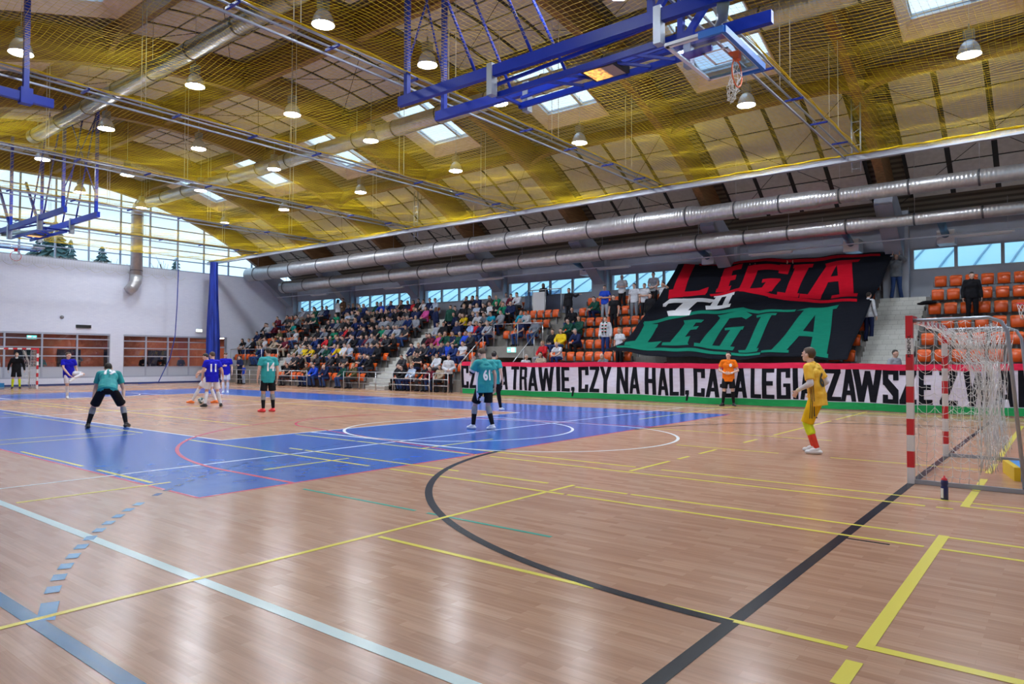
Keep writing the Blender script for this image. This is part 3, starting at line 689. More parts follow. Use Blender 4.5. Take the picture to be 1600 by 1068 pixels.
# lattice post down to the duct at two of the tracks
for x, lb in ((-3.7, 'at right, beside the raised basket'), (-24.0, 'in the middle of the hall')):
    p = MB(); ztop = vz(NY - .1, .0)
    for s_ in (-.13, .13): p.tube([(x + s_, NY + .25, 7.6), (x + s_, NY + .25, ztop)], .025, 6)
    for k in range(7): z = 7.7 + k * .38; p.bar((x - .13, NY + .25, z), (x + .13, NY + .25, z + (.15 if k % 2 else 0)), .02, .02)
    tag(p.build('ladder_post', M_GALVP), 'slim pale ladder-like post dropping past the net edge, ' + lb, 'post')
MESH = .12
edges = sorted(TX) ; edges = [XW + .5] + edges + [XE - .3]
netlab = ['over the far goal, next to the gable', 'second bay from the gable', 'third bay from the gable', 'over the far half of the blue area', 'bay left of the blue basket beams', 'bay holding the raised basket', 'bay at the upper right corner', 'bay beyond the right edge']
for bi, (xa, xb) in enumerate(zip(edges, edges[1:])):
    nm = MB(); wdt = xb - xa; nx = int(wdt / MESH); ny = int((NY - YS - .4) / MESH)
    rnd = random.Random(bi); ph = rnd.uniform(0, 6)
    def nz(x, y):
        u = (x - xa) / wdt; vv = (y - YS) / (NY - YS)
        s_ = -.22 * math.sin(math.pi * u) * (1 - .0 * vv) - .05 * math.sin(3 * y + ph) * math.sin(math.pi * u)
        return NZ + .13 + s_ + .02 * math.sin(7 * y + 5 * x)
    def nyy(x, y):   # the cords wander slightly
        u = (x - xa) / wdt
        return y + .05 * math.sin(2.1 * x + 1.3 * y + ph)
    r_ = .0023
    def cord(pts):
        vs = []; fs = []
        for i, p in enumerate(pts):
            d = pts[min(i + 1, len(pts) - 1)] - pts[max(i - 1, 0)]; d.normalize(); a = Vector((-d.y, d.x, 0)).normalized()
            vs += [p + a * r_ - Vector((0, 0, r_ * .6)), p - a * r_ - Vector((0, 0, r_ * .6)), p + Vector((0, 0, r_ * 1.1))]
        for i in range(len(pts) - 1):
            for k in range(3): k2 = (k + 1) % 3; fs.append((i * 3 + k, i * 3 + k2, i * 3 + 3 + k2, i * 3 + 3 + k))
        nm.add(vs, fs)
    for i in range(nx + 1):
        x = xa + .02 + (wdt - .04) * i / nx
        pts = [Vector((x + .03 * math.sin(1.7 * y + ph), nyy(x, y), nz(x, y))) for y in frange(YS + .3, NY - .05, 42)]; cord(pts)
    for j in range(ny + 1):
        y = YS + .3 + (NY - .1 - YS - .3) * j / ny
        pts = [Vector((x, nyy(x, y), nz(x, y))) for x in frange(xa + .02, xb - .02, 12)]; cord(pts)
    # the gathered strip along the beam and along the track
    for k in range(7):
        a = NY - .16 + .02 * k; nm.tube([(x, a, NZ + .06 + .03 * math.sin(5 * x + k)) for x in frange(xa, xb, 16)], .012, 4)
    for k in range(3):
        a = xa + .2 + .025 * k; nm.tube([(a, y, NZ + .1 + .03 * math.sin(3 * y + k)) for y in frange(YS + .3, NY - .1, 30)], .008, 4)
    o = nm.build('safety_net', M_NETY); tag(o, 'yellow safety net stretched under the roof, ' + netlab[bi], 'net', 'yellow ceiling nets')

# ---------------------------------------------------------------- lamps
def lamp_mesh():
    b = MB().lathe((0, 0, 0), [(.245, -.30), (.235, -.24), (.20, -.12), (.15, -.03), (.09, .03), (.06, .05), (.0, .05)], 24)
    b.lathe((0, 0, 0), [(.24, -.30), (.225, -.24), (.19, -.12), (.14, -.04), (.0, -.02)], 24)
    g = MB().lathe((0, 0, 0), [(0, -.275), (.12, -.272), (.225, -.262), (.2, -.14), (.0, -.10)], 24)
    h = MB().box(-.11, .11, -.09, .09, .05, .26).tube([(0, 0, .26), (0, 0, .42)], .02, 6)
    return b, g, h
b, g, h = lamp_mesh()
L0 = thing('high_bay_lamp', 'x', 'ceiling lamp'); bo = b.build('reflector_bell', M_BELL, L0); go = g.build('glowing_glass', M_LAMPW, L0); ho = h.build('ballast_box', M_GREY, L0)
lamps = []
rows = {'row nearest the stand': (12.65, 10.25, [-.45, -6.6, -13.1, -19.6, -26.1, -32.7, -39.0]),
        'row under the skylight duct': (8.15, 10.55, [-13.4, -20.0, -26.7, -33.3, -40.0]),
        'ridge row': (4.55, 10.6, [-13.2, -20.0, -26.6, -33.3, -38.9]),
        'row left of the ridge': (1.1, 10.6, [-13.55, -20.2, -26.9, -33.5]),
        'row nearest the camera side': (-3.62, 10.05, [-20.3, -26.9, -33.5])}
hidden = {'row under the skylight duct': [-.2, -6.8], 'ridge row': [-.3, -6.7], 'row left of the ridge': [-.2, -6.9], 'row nearest the camera side': [-13.5, -6.9, -.2]}
ordn = ['first', 'second', 'third', 'fourth', 'fifth', 'sixth', 'seventh', 'eighth', 'ninth', 'tenth', 'eleventh', 'twelfth', 'thirteenth', 'fourteenth', 'fifteenth', 'sixteenth', 'seventeenth', 'eighteenth', 'nineteenth', 'twentieth', 'twenty-first', 'twenty-second']
first = True
for rn, (y, z, xs) in rows.items():
    for k, x in enumerate(xs + hidden.get(rn, [])):
        L = L0 if first else copy_tree(L0); first = False
        L.location = (x, y, z); L.scale = (1.2,) * 3
        L['label'] = 'lit bell-shaped hall lamp, %s from the right in the %s' % (ordn[k], rn) if x in xs else 'lit bell-shaped hall lamp out of view, %s, %s' % (ordn[k], rn)
        L['group'] = 'high bay lamps under the roof'
        rl = vz(y, OFFD) - z
        rod = MB().tube([(0, 0, .42), (0, 0, rl / 1.2)], .006, 4).build('suspension_wire', M_STEEL, L)
for rn, (y, z, xs) in rows.items(): pass

# ---------------------------------------------------------------- folding basketball frames
def frame(x_hinge, sgn, label, zs=7.5):
    """x_hinge: where the long beams hang; sgn: +1 the board lies towards +x"""
    t = thing('folding_basketball_hoop', label, 'basketball hoop', (x_hinge, 1.65 if sgn > 0 else 1.35, zs))
    X = lambda x: x * sgn
    ya, yb = -.6, .62
    b = MB()
    for y in (ya, yb): MB().bar((X(-.25), y, 0), (X(7.9), y, 0), .13, .22).build('long_beam', M_BLUEST, t)
    for y in (ya, yb):
        for xx in (0, 6.2):
            p = MB(); ztop = vz(1.65 + y, .1) - zs; p.bar((X(xx), y, -.1), (X(xx), y, ztop), .11, .11); p.build('upright_post', M_BLUEST, t)
    ztop = vz(1.65, .1) - zs
    for y in (ya, yb):
        for q_ in (((X(2.1), y, .1), (X(.15), y, ztop)), ((X(3.6), y, .1), (X(1.6), y, ztop))): MB().tube(list(q_), .035, 6).build('diagonal_brace', M_BLUEST, t)
        MB().bar((X(6.3), y, .1), (X(8.4), y, ztop * .62), .09, .12).build('diagonal_brace', M_BLUEST, t)
    MB().tube([(0, ya, .8), (0, yb, ztop)], .025, 6).tube([(0, yb, .8), (0, ya, ztop)], .025, 6).build('cross_brace', M_BLUEST, t)
    s = MB()
    for y in (ya + .22, yb - .22):
        s.bar((X(2.5), y, -.42), (X(6.9), y, -.36), .07, .12)
    for y in (ya + .16, yb - .16): s.bar((X(2.5), y, -.22), (X(6.4), y, -.02), .05, .06)
    s.bar((X(2.55), ya, -.4), (X(2.55), yb, -.4), .06, .06)
    for k in range(5): s.bar((X(3.6 + .5 * k), ya + .22, -.38), (X(4.2 + .5 * k), yb - .22, -.38), .04, .05)
    s.build('swing_frame', M_BLUEST, t)
    c = MB()
    for xx in (2.55, 6.35):
        for y in (ya, yb): MB().box(*sorted((X(xx - .07), X(xx + .07))), y - .09, y + .09, -.5, .16).build('clamp_plate', M_GALVP, t)
    a = MB(); a.tube([(X(6.9), yb + .05, .12), (X(7.5), ya + .1, -.1)], .07, 14).tube([(X(7.2), (ya + yb) / 2 + .1, .01), (X(7.5), ya, -.13)], .1, 14); a.build('drive_motor', mat('motor_grey', (.20, .28, .30), .4, .4), t)
    hx = 4.9
    h = MB(); h.box(*sorted((X(hx - .38), X(hx + .38))), -.30, .30, -.42, -.30); h.build('panel_frame', M_BLACK, t)
    hm = mat('glowing_orange_panel', (.2, .1, .05), .5)  # mottled orange patch put in as emission on part of the panel
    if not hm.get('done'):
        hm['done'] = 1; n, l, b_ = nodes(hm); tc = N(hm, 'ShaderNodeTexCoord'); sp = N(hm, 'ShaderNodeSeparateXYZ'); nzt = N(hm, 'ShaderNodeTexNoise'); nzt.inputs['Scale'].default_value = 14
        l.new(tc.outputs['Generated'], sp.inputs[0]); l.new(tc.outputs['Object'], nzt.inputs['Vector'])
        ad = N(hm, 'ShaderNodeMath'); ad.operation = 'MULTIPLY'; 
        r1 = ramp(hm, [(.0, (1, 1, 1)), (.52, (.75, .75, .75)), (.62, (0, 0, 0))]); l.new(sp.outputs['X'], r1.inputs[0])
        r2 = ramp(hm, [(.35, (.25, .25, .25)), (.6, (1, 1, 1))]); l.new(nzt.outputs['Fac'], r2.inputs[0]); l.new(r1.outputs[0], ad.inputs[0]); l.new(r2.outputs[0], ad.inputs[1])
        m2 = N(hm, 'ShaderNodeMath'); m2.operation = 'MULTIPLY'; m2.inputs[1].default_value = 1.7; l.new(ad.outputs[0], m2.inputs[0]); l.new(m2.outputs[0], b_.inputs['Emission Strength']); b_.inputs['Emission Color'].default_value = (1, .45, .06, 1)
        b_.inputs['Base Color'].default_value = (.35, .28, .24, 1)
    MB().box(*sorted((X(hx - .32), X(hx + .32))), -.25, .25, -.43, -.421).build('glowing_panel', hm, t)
    # board, folded flat
    zb = -.72; bx0, bx1 = 6.62, 7.62; yb0, yb1 = -.9, .9
    g = MB(); g.box(*sorted((X(bx0 + .03), X(bx1 - .03))), yb0 + .03, yb1 - .03, zb - .008, zb + .008); bo = g.build('backboard_glass', M_BACKB, t)
    ln = MB(); z0, z1 = zb - .012, zb - .0085
    def rect(a, b_, c_, d_, w_):
        ln.box(*sorted((X(a), X(b_))), c_, c_ + w_, z0, z1); ln.box(*sorted((X(a), X(b_))), d_ - w_, d_, z0, z1)
        ln.box(*sorted((X(a), X(a + w_))), c_, d_, z0, z1); ln.box(*sorted((X(b_ - w_), X(b_))), c_, d_, z0, z1)
    rect(bx0, bx1, yb0, yb1, .06); rect(bx1 - .62, bx1 - .17, -.295, .295, .05)
    ln.build('board_line', M_WPAINT, t)
    fr_ = MB(); fr_.bar((X(bx0), yb0, zb + .03), (X(bx0), yb1, zb + .03), .05, .05).bar((X(bx1), yb0, zb + .03), (X(bx1), yb1, zb + .03), .05, .05).bar((X(bx0), yb0, zb + .03), (X(bx1), yb0, zb + .03), .05, .05).bar((X(bx0), yb1, zb + .03), (X(bx1), yb1, zb + .03), .05, .05)
    fr_.build('board_frame', M_ALU, t)
    pd = MB(); pd.bar((X(bx1 + .02), yb0 - .03, zb), (X(bx1 + .02), yb1 + .03, zb), .07, .11); 
    for s_ in (yb0 - .03, yb1 + .03): pd.bar((X(bx1 + .02), s_, zb), (X(bx1 - .4), s_, zb), .06, .11)
    pd.build('edge_padding', M_BLUEPAD, t)
    rm = MB(); cx = X(bx1 - .12); cz = zb - .15 - .23
    rm.tube([(cx, .225 * math.cos(2 * math.pi * k / 24), cz + .225 * math.sin(2 * math.pi * k / 24)) for k in range(25)], .012, 8)
    rm.box(*sorted((cx - .05, cx + .05)), -.06, .06, zb - .15, zb - .01); rm.box(*sorted((cx - .12, cx + .02)), -.07, .07, zb - .03, zb - .01)
    rm.build('rim', M_ORIM if sgn > 0 else M_RIMR, t)
    nt = MB(); rnd = random.Random(4)
    for k in range(12):
        a0 = 2 * math.pi * k / 12
        p = [Vector((cx + .0, .225 * math.cos(a0), cz + .225 * math.sin(a0)))]
        for q in range(1, 6):
            fz = q / 5; p.append(Vector((cx + rnd.uniform(-.05, .05) - sgn * .12 * fz, .2 * math.cos(a0) * (1 - .45 * fz) + rnd.uniform(-.03, .03), (cz + .225 * math.sin(a0)) * (1 - fz) + (cz - .42 + rnd.uniform(-.03, .03)) * fz)))
        nt.tube(p, .005, 4); pr_ = p
        if k: 
            for q in range(1, 6): nt.tube([last[q], p[q]], .005, 4)
        last = p
    nt.build('rim_net', M_NETW, t)
    return t
frame(-10.3, 1, 'near blue ceiling basketball frame folded up, glass board and orange rim hanging')
frame(-30.0, -1, 'far blue ceiling basketball frame folded up in front of the gable window', 7.5)
t = thing('side_basketball_frame', 'end of a blue ceiling basketball frame at the upper left edge', 'basketball hoop', (-16.9, -4.5, 7.45))
MB().bar((0, -2.6, 0), (0, .55, 0), .12, .2).build('long_beam', M_BLUEST, t)
for y in (0, -2.2): MB().bar((0, y, 0), (0, y, vz(-4.5 + y, .1) - 7.45), .11, .11).build('upright_post', M_BLUEST, t)
MB().box(-.1, .1, -.12, .12, -.16, .2).build('clamp_plate', M_BLUEST, t)

# ---------------------------------------------------------------- goals
def goal(x0, sgn, label, detail):
    t = thing('handball_goal', label, 'goal', (x0, 0, 0))
    X = lambda x: x * sgn
    w_ = .08
    def striped(p0, ax, L, start):
        out = [MB(), MB()]; n = int(round(L / .2)); q = L / n
        for k in range(n):
            m_ = out[(k + start) % 2]
            a, b = k * q, (k + 1) * q
            if ax == 'z': m_.box(*sorted((X(-.04), X(.04))), p0 - w_ / 2, p0 + w_ / 2, a, b)
            else: m_.box(*sorted((X(-.04), X(.04))), a, b, 2.0, 2.08)
        return out
    for y in (-.04 + 0, 3.12 - .0):
        m_ = MB(); zz = [0, .2, .4, .6, .8, 1.0, 1.2, 1.4, 1.6, 1.8, 2.08]
        for k in range(10): m_.box(-.04, .04, y - .04, y + .04, zz[k], zz[k + 1], (0 if k % 2 == 0 else 1))
        m_.build('goal_post', [M_WPAINT, M_RED], t)
    m_ = MB(); n = 14; ys_ = frange(0, 3.08, n)
    ys_ = [-.0] + [.28 + .194 * k for k in range(0, 14)] + [3.08]
    for k in range(15): m_.box(-.04, .04, ys_[k], ys_[k + 1], 2.0, 2.08, (1 if k % 2 == 0 else 0))
    m_.build('crossbar', [M_WPAINT, M_RED], t)
    if detail:
        # maker's name plate on the near post
        tx = bpy.data.curves.new('post_lettering', 'FONT'); tx.body = 'PESMENPOL'; tx.size = .052; tx.align_x = 'CENTER'; tx.align_y = 'CENTER'; tx.offset = .0012
        o = bpy.data.objects.new('tmp', tx); COL.objects.link(o); me = bpy.data.meshes.new_from_object(o.evaluated_get(bpy.context.evaluated_depsgraph_get())); bpy.data.objects.remove(o)
        me.transform(Matrix.Translation((0.0, -.0812, 1.7)) @ Matrix(((0, -1, 0, 0), (0, 0, -1, 0), (1, 0, 0, 0), (0, 0, 0, 1)))); me.materials.append(M_BLACK)
        o = bpy.data.objects.new('post_lettering', me); COL.objects.link(o); o.parent = t
    D = 1.0
    for y in (-.04, 3.12):
        pts = [(X(.04), y, 2.02), (X(D - .18), y, 2.03), (X(D - .06), y, 1.98), (X(D), y, 1.86), (X(D + .14), y, .05)]
        MB().tube(pts, .022, 10).build('side_tube', M_GALVP, t)
        MB().bar((X(.03), y, .028), (X(D + .16), y, .028), .05, .05).build('ground_bar', M_GALVP, t)
    MB().tube([(X(D + .14), -.04, .05), (X(D + .14), 3.12, .05)], .02, 8).build('rear_ground_tube', M_GALVP, t)
    # net: side panels and a drooping back, gathered the way the photo shows
    nt = MB(); rr = .0035 if detail else .006
    rnd = random.Random(3)
    g = .1 if detail else .14
    def topx(u): return .04 + (D - .1) * u
    for y, s_ in ((-.02, 1), (3.1, -1)):
        nv = int(2.0 / g); nh = int(.75 / g)
        P_ = {}
        for i in range(nh + 1):
            for j in range(nv + 1):
                u = i / nh; v_ = j / nv; z = 1.98 * v_ + .04
                x = .07 + .62 * u * (1 - .0 * v_) + .05 * v_ * u
                sag = .018 * math.sin(i * 2.6 + j) ; x += rnd.uniform(-.012, .012)
                if v_ > .6: x = x * (1 - (v_ - .6) * .25 * u)
                P_[i, j] = Vector((X(x), y + s_ * (.02 + .05 * math.sin(v_ * 3) * u) + rnd.uniform(-.008, .008), z - .05 * math.sin(math.pi * ((i * .5) % 1)) + sag))
        for i in range(nh + 1): nt.tube([P_[i, j] for j in range(nv + 1)], rr, 4)
        for j in range(nv + 1):
            pts = []
            for i in range(nh + 1):
                pts.append(P_[i, j])
                if i < nh: pts.append((P_[i, j] + P_[i + 1, j]) / 2 - Vector((0, 0, .018)))
            nt.tube(pts, rr, 4)
    # loose bundle hanging from the top corner rope down to the ground, fanned
    for y0 in ((0.05, 1.0, 2.0, 3.0) if detail else (.1, 1.5, 3)):
        ns = 17 if detail else 9; paths = []
        for k in range(ns):
            f = k / (ns - 1); yy = y0 + rnd.uniform(-.06, .3) * (1 if y0 < 2.9 else -1)
            top = Vector((X(.10 + .84 * f), yy * .9 + .05, 2.0 - .07 * math.sin(math.pi * f)))
            mid = Vector((X(.64 + .18 * f + rnd.uniform(-.03, .03)), yy + rnd.uniform(-.04, .04), 1.38 - .1 * f + rnd.uniform(-.04, .04)))
            low = Vector((X(.67 + .12 * f + rnd.uniform(-.02, .02)), yy + rnd.uniform(-.05, .05), .75))
            bot = Vector((X(.68 + .18 * f + rnd.uniform(-.03, .03)), yy + rnd.uniform(-.05, .05), .15 + rnd.uniform(0, .12)))
            pts = []
            for q in range(13):
                s_ = q / 12
                if s_ < .35: p = top.lerp(mid, s_ / .35)
                elif s_ < .7: p = mid.lerp(low, (s_ - .35) / .35)
                else: p = low.lerp(bot, (s_ - .7) / .3)
                pts.append(p + Vector((rnd.uniform(-.012, .012), rnd.uniform(-.012, .012), rnd.uniform(-.01, .01))))
            paths.append(pts); nt.tube(pts, rr, 4)
        for k in range(ns - 1):
            for q in range(1, 13): nt.tube([paths[k][q], paths[k + 1][q] if q % 2 else paths[k + 1][q - 1]], rr * .9, 3)
    for k in range(14 if detail else 6):   # roof cords along the crossbar
        y = .1 + 2.9 * k / 13; nt.tube([(X(.04), y, 1.99), (X(.45), y + rnd.uniform(-.05, .05), 1.80 + rnd.uniform(-.05, .05)), (X(.86), y, 1.97 if detail else 1.9)], rr, 4)
    nt.build('goal_net', M_NETW, t)
    return t
goal(0, 1, 'near red and white goal with tangled white net on the goal line', True)
goal(-40, -1, 'far red and white goal in front of the corridor windows', False)
# sports bottle
t = thing('sports_bottle', 'navy sports bottle with red cap standing on the floor beside the near goal', 'bottle', (.463, -.972, 0))
MB().lathe((0, 0, 0), [(0, 0), (.034, 0), (.037, .006), (.037, .135), (.031, .15), (.031, .158), (.036, .17), (.036, .20), (.03, .215), (0, .215)], 24).build('bottle_body', mat('navy_plastic', (.012, .02, .12), .3), t)
MB().lathe((0, 0, 0), [(.031, .213), (.03, .225), (.016, .24), (.009, .243), (.009, .26), (0, .262)], 24).build('cap', M_RED, t)
m_ = MB(); vs = []; fs = []
for i in range(7):
    a = math.atan2(-.9, -1.9) + R(-26 + 52 * i / 6) ; a = R(-148 + 50 * i / 6); 
    for z in (.02, .125): vs.append((.0378 * math.cos(a), .0378 * math.sin(a), z))
for i in range(6): fs.append((2 * i, 2 * i + 2, 2 * i + 3, 2 * i + 1))
m_.add(vs, fs); m_.build('white_label', M_WHITE, t)
# foam block behind the goal
t = thing('foam_block', 'blue and yellow foam block lying behind the near goal at the right edge', 'foam block', (1.42, 1.45, 0), R(12))
MB().box(-.45, .55, -.38, .42, .0, .17).build('foam_body', mat('sky_blue_vinyl', (.04, .30, .80), .35), t); MB().box(-.52, -.45, -.38, .42, .0, .17).build('end_cover', mat('yellow_vinyl', (.85, .58, .02), .35), t)
# blue mat by the far goal
tag(MB().box(-42.6, -41.4, -2.3, 2.1, .0, .28).build('crash_mat', mat('sky_blue_vinyl2', (.03, .30, .72), .4)), 'long low blue mat behind the black-shirted goalkeeper, left edge', 'mat')
# wall-side practice basket at the right edge
t = thing('practice_basket', 'red basket rim and white net poking in at the right edge before the seats', 'basketball hoop', (.72, 13.0, 3.05))
MB().tube([(.225 * math.cos(a), .225 * math.sin(a), 0) for a in [2 * math.pi * k / 24 for k in range(25)]], .014, 8).box(.2, .36, -.09, .09, -.1, .02).build('rim', M_RIMR, t)
n_ = MB()
for k in range(12):
    a, b_ = 2 * math.pi * k / 12, 2 * math.pi * (k + .5) / 12
    for s_ in (1, -1):
        n_.tube([((.225 - .09 * q / 5) * math.cos(a + s_ * .26 * q), (.225 - .09 * q / 5) * math.sin(a + s_ * .26 * q), -.085 * q) for q in range(6)], .005, 4)
n_.build('rim_net', M_NETW, t)
MB().box(.36, .42, -.9, .9, -.35, .7).build('backboard', M_WHITE, t); MB().box(.34, .44, -.95, .95, -.48, -.34).build('board_padding', M_RED, t)
MB().bar((.42, 0, 0), (2.2, 0, -.1), .08, .08).bar((2.2, 0, -3.05), (2.2, 0, .2), .1, .1).build('support_arm', M_STEEL, t)

# ---------------------------------------------------------------- navy netting curtain and gable nets
cu = MB(); n = 44; H0 = NZ - .14
vs = []; fs = []; m = 26
for j in range(m + 1):
    v_ = j / m; z = .02 + (H0 - .02) * v_
    rad = .36 + .05 * math.sin(v_ * 5) - .07 * v_ + (.12 * (1 - v_ * 12) if v_ < 1 / 12 else 0)
    for i in range(n):
        a = 2 * math.pi * i / n; r_ = rad * (1 + .13 * math.sin(9 * a + 2 * v_) + .06 * math.sin(17 * a - 3 * v_))
        vs.append((r_ * math.cos(a) * 1.05, r_ * math.sin(a) * .9, z))
for j in range(m):
    for i in range(n): i2 = (i + 1) % n; fs.append((j * n + i, j * n + i2, (j + 1) * n + i2, (j + 1) * n + i))
cu.add(vs, fs, 0, True)
o = cu.build('gathered_net_curtain', noisy('navy_curtain', (.004, .018, .20), (.012, .045, .42), 7, .6, stretch=(1, 1, .12))); o.location = (-42.2, 13.75, 0); tag(o, 'gathered navy netting curtain hanging floor to beam in the far corner', 'curtain')
o = MB(); pts = [(-42.9, 11.9 + .08 * math.sin(k), 7.2 - k * .55 if k < 10 else 1.7 - (k - 10) * .5) for k in range(13)]
pts = [(-42.9, 11.75, 7.25), (-42.9, 11.7, 5), (-42.9, 11.6, 3), (-42.9, 11.3, 1.6), (-42.9, 10.6, .1), (-42.9, 9.4, .04)]
o.tube(pts, .03, 6); tag(o.build('curtain_edge_rope', M_NETB), 'loose navy rope edge of the see-through net before the white gable wall', 'rope')
sc = MB()
for row in range(9): sc.tube([(XW + .35, y, 7.35 - row * .06) for y in frange(-9, 12.2, 2)], .007, 4)
for k in range(150): y = -9 + .142 * k; sc.tube([(XW + .35, y, 7.35), (XW + .35, y, 6.87)], .005, 3)
for k in range(30):
    y0 = -9 + .72 * k; sc.tube([(XW + .35, y0 + .72 * q / 8, 6.86 - .20 * math.sin(math.pi * q / 8)) for q in range(9)], .012, 4)
tag(sc.build('scalloped_net', mat('cream_netting', (.62, .62, .60), .7)), 'white netting with scalloped lower edge along the foot of the gable window', 'net')
# ---------------------------------------------------------------- grandstand
RISE, PITCH, Y0 = .55, .8, 13.62        # row k: floor z = .55 k, tread front edge y = Y0 + .8 k
def tread(k): return Y0 + PITCH * k
AISLES = [(-37.7, -36.2), (-27.1, -25.6), (-12.5, -11.1), (-3.95, -2.45)]
VOM = (-20.9, -17.9, 4)   # opening: rows below 4 missing
LVOM = (-44.0, -39.9)     # far-left passage (rows from 3 up)
def seat_back_y(k): return 14.30 + PITCH * k
SX0, SX1 = -44.0, XE - .1
def row_spans(k):
    """solid spans of the terrace at row k"""
    if k < 4: sp = [(-42.8 if k > 1 else -36.2, VOM[0]), (VOM[1], SX1)]
    else: sp = [(SX0, SX1)]
    return sp
st = MB()
for k in range(1, 8):
    y1 = tread(k + 1) if k < 7 else YN - .36
    for a, b in row_spans(k):
        zb = 0 if k < 4 else RISE * k - .55
        st.box(a, b, tread(k), y1 + (.02 if k < 7 else 0), zb if k < 4 else zb, RISE * k)
st.box(VOM[0], VOM[0] + .12, tread(4) + .02, 19.9, 0, 1.65).box(VOM[1] - .12, VOM[1], tread(4) + .02, 19.9, 0, 1.65)
st.box(VOM[0], VOM[1], 19.9, 20.0, 0, 2.2)
o = st.build('floor_terrace', M_CONC); struct(o)
ai = MB()
for (a, b) in AISLES:
    for k in range(0 if 1 else 1, 7):
        if k < 1 and a < -37: continue
        for q in (0, 1, 2):
            z = RISE * k + RISE * (q + 1) / 3; y = tread(k + 1) - .54 + .27 * q - .0
            if q < 2: ai.box(a, b, y, tread(k + 1) + .01, RISE * k + .001, z)
    for k in range(1, 8): ai.box(a, b, tread(k) - .012, tread(k) + (PITCH - .02 if k < 7 else 6.2 - .02 - .8 * 0 if False else PITCH), RISE * k - .548, RISE * k + .012)
o = ai.build('floor_aisle_steps', M_TILE); struct(o)
# dark room behind the two passages
o = MB().box(VOM[0] + .2, VOM[1] - .2, 19.7, 19.88, 0, 2.1).build('door_passage', mat('dark_blue_door', (.025, .03, .07), .4)); struct(o)

# seats --------------------------------------------------------------
def seat_proto():
    t = thing('stadium_seat', 'x', 'seat')
    b = MB(); W_ = .188
    n = 8
    # backrest: shell with rolled lip, curved in plan
    vs = []; fs = []
    prof = [(.0, .42), (-.005, .55), (.0, .70), (.012, .765), (.045, .80), (.085, .79), (.09, .765)]
    for j, (dy, z) in enumerate(prof):
        for i in range(n + 1):
            u = -1 + 2 * i / n; wv = W_ * (1 - .10 * max(0, (.55 - z)) / .13 * .5)
            corner = .03 * (abs(u) ** 6) if j >= 3 else 0
            vs.append((u * wv, dy - .05 * u * u, z - corner))
    for j in range(len(prof) - 1):
        for i in range(n): k = j * (n + 1) + i; fs.append((k, k + 1, k + n + 2, k + n + 1))
    nb = len(vs); vs += [(x, y + .018, z - .006) for x, y, z in vs]
    fs += [tuple(nb + i for i in f[::-1]) for f in fs]
    b.add(vs, fs, 0, True); backo = b.build('backrest', M_ORANGE2, t)
    p = MB(); vs = []; fs = []      # folded-up seat pan: a shallow tray standing against the back
    prof = [(-.10, .40), (-.13, .43), (-.135, .55), (-.12, .68), (-.09, .705)]
    for j, (dy, z) in enumerate(prof):
        for i in range(n + 1): u = -1 + 2 * i / n; vs.append((u * .165, dy + .035 * u ** 4, z - (.02 * u ** 4 if j > 2 else 0)))
    for j in range(len(prof) - 1):
        for i in range(n): k = j * (n + 1) + i; fs.append((k, k + 1, k + n + 2, k + n + 1))
    nb = len(vs); vs += [(x, y + .025, z) for x, y, z in vs]; fs += [tuple(nb + i for i in f[::-1]) for f in fs]
    p.add(vs, fs, 0, True); pano = p.build('seat_pan', M_ORANGE, t)
    f = MB()
    for s_ in (-.218, .218): f.bar((s_, -.1, .42), (s_, .03, .42), .025, .05).box(s_ - .015, s_ + .015, -.14, -.02, .40, .60)
    f.bar((-.22, .03, .40), (.22, .03, .40), .04, .04).box(-.03, .03, .0, .06, .0, .40); f.build('seat_bracket', M_GREY, t)
    return t
SEAT = seat_proto()
SEAT_ANY = []
BLOCKS = [('far left block', -43.2, -37.75, range(2, 8)), ('left block', -36.1, -27.2, range(0, 8)), ('middle block', -25.5, -20.95, range(0, 8)), ('block over the passage', -20.8, -18.0, range(4, 7)),
          ('centre block', -17.3, -12.55, range(0, 8)), ('strip beside the big flag', -5.0, -4.0, range(1, 8)), ('right block', -2.3, 1.5, range(1, 8))]
ROWN = ['bottom', 'second', 'third', 'fourth', 'fifth', 'sixth', 'seventh', 'top']
SEATW = .475
slots = {}
for bn, a, b, ks in BLOCKS:
    for k in ks:
        n = int((b - a) / SEATW + .01)
        for i in range(n):
            if bn == 'block over the passage' and k == 5 and False: continue
            slots[bn, k, i] = (a + SEATW * (i + .5), seat_back_y(k), RISE * k, n)
# ---------------------------------------------------------------- rails
def rail(name, label, segs, posts, r=.022, mids=(), y=None):
    t = thing(name, label, 'railing')
    m_ = MB()
    for a, b in segs: m_.tube([a, b], r, 8)
    m_.build('handrail', M_STEEL, t)
    if mids:
        m_ = MB()
        for a, b in mids: m_.tube([a, b], r * .8, 8)
        m_.build('cross_rail', M_STEEL, t)
    for a, b in posts: MB().tube([a, b], r, 8).build('post', M_STEEL, t)
    return t
RY = 13.42
for (x0, x1, n, lb) in ((-41.6, -31.5, 7, 'left, in front of the standing child'), (-28.3, -21.95, 5, 'below the packed left crowd'), (-21.7, -20.75, 1, 'short piece just left of the white text banner')):
    rail('front_railing', 'pale steel railing at floor level ' + lb, [((x0, RY, .9), (x1, RY, .9))], [((x0 + (x1 - x0) * i / n, RY, 0), (x0 + (x1 - x0) * i / n, RY, .9)) for i in range(n + 1)], mids=[((x0, RY, z), (x1, RY, z)) for z in (.32, .61)])
YL = tread(2) + .06
rail('terrace_railing', 'tall steel railing on the ledge over the left corner passage', [((-42.7, YL, 2.2), (-37.2, YL, 2.2))], [((x, YL, 1.1), (x, YL, 2.2)) for x in (-42.7, -40.9, -39.0, -37.2)])
YV = tread(4) + .06
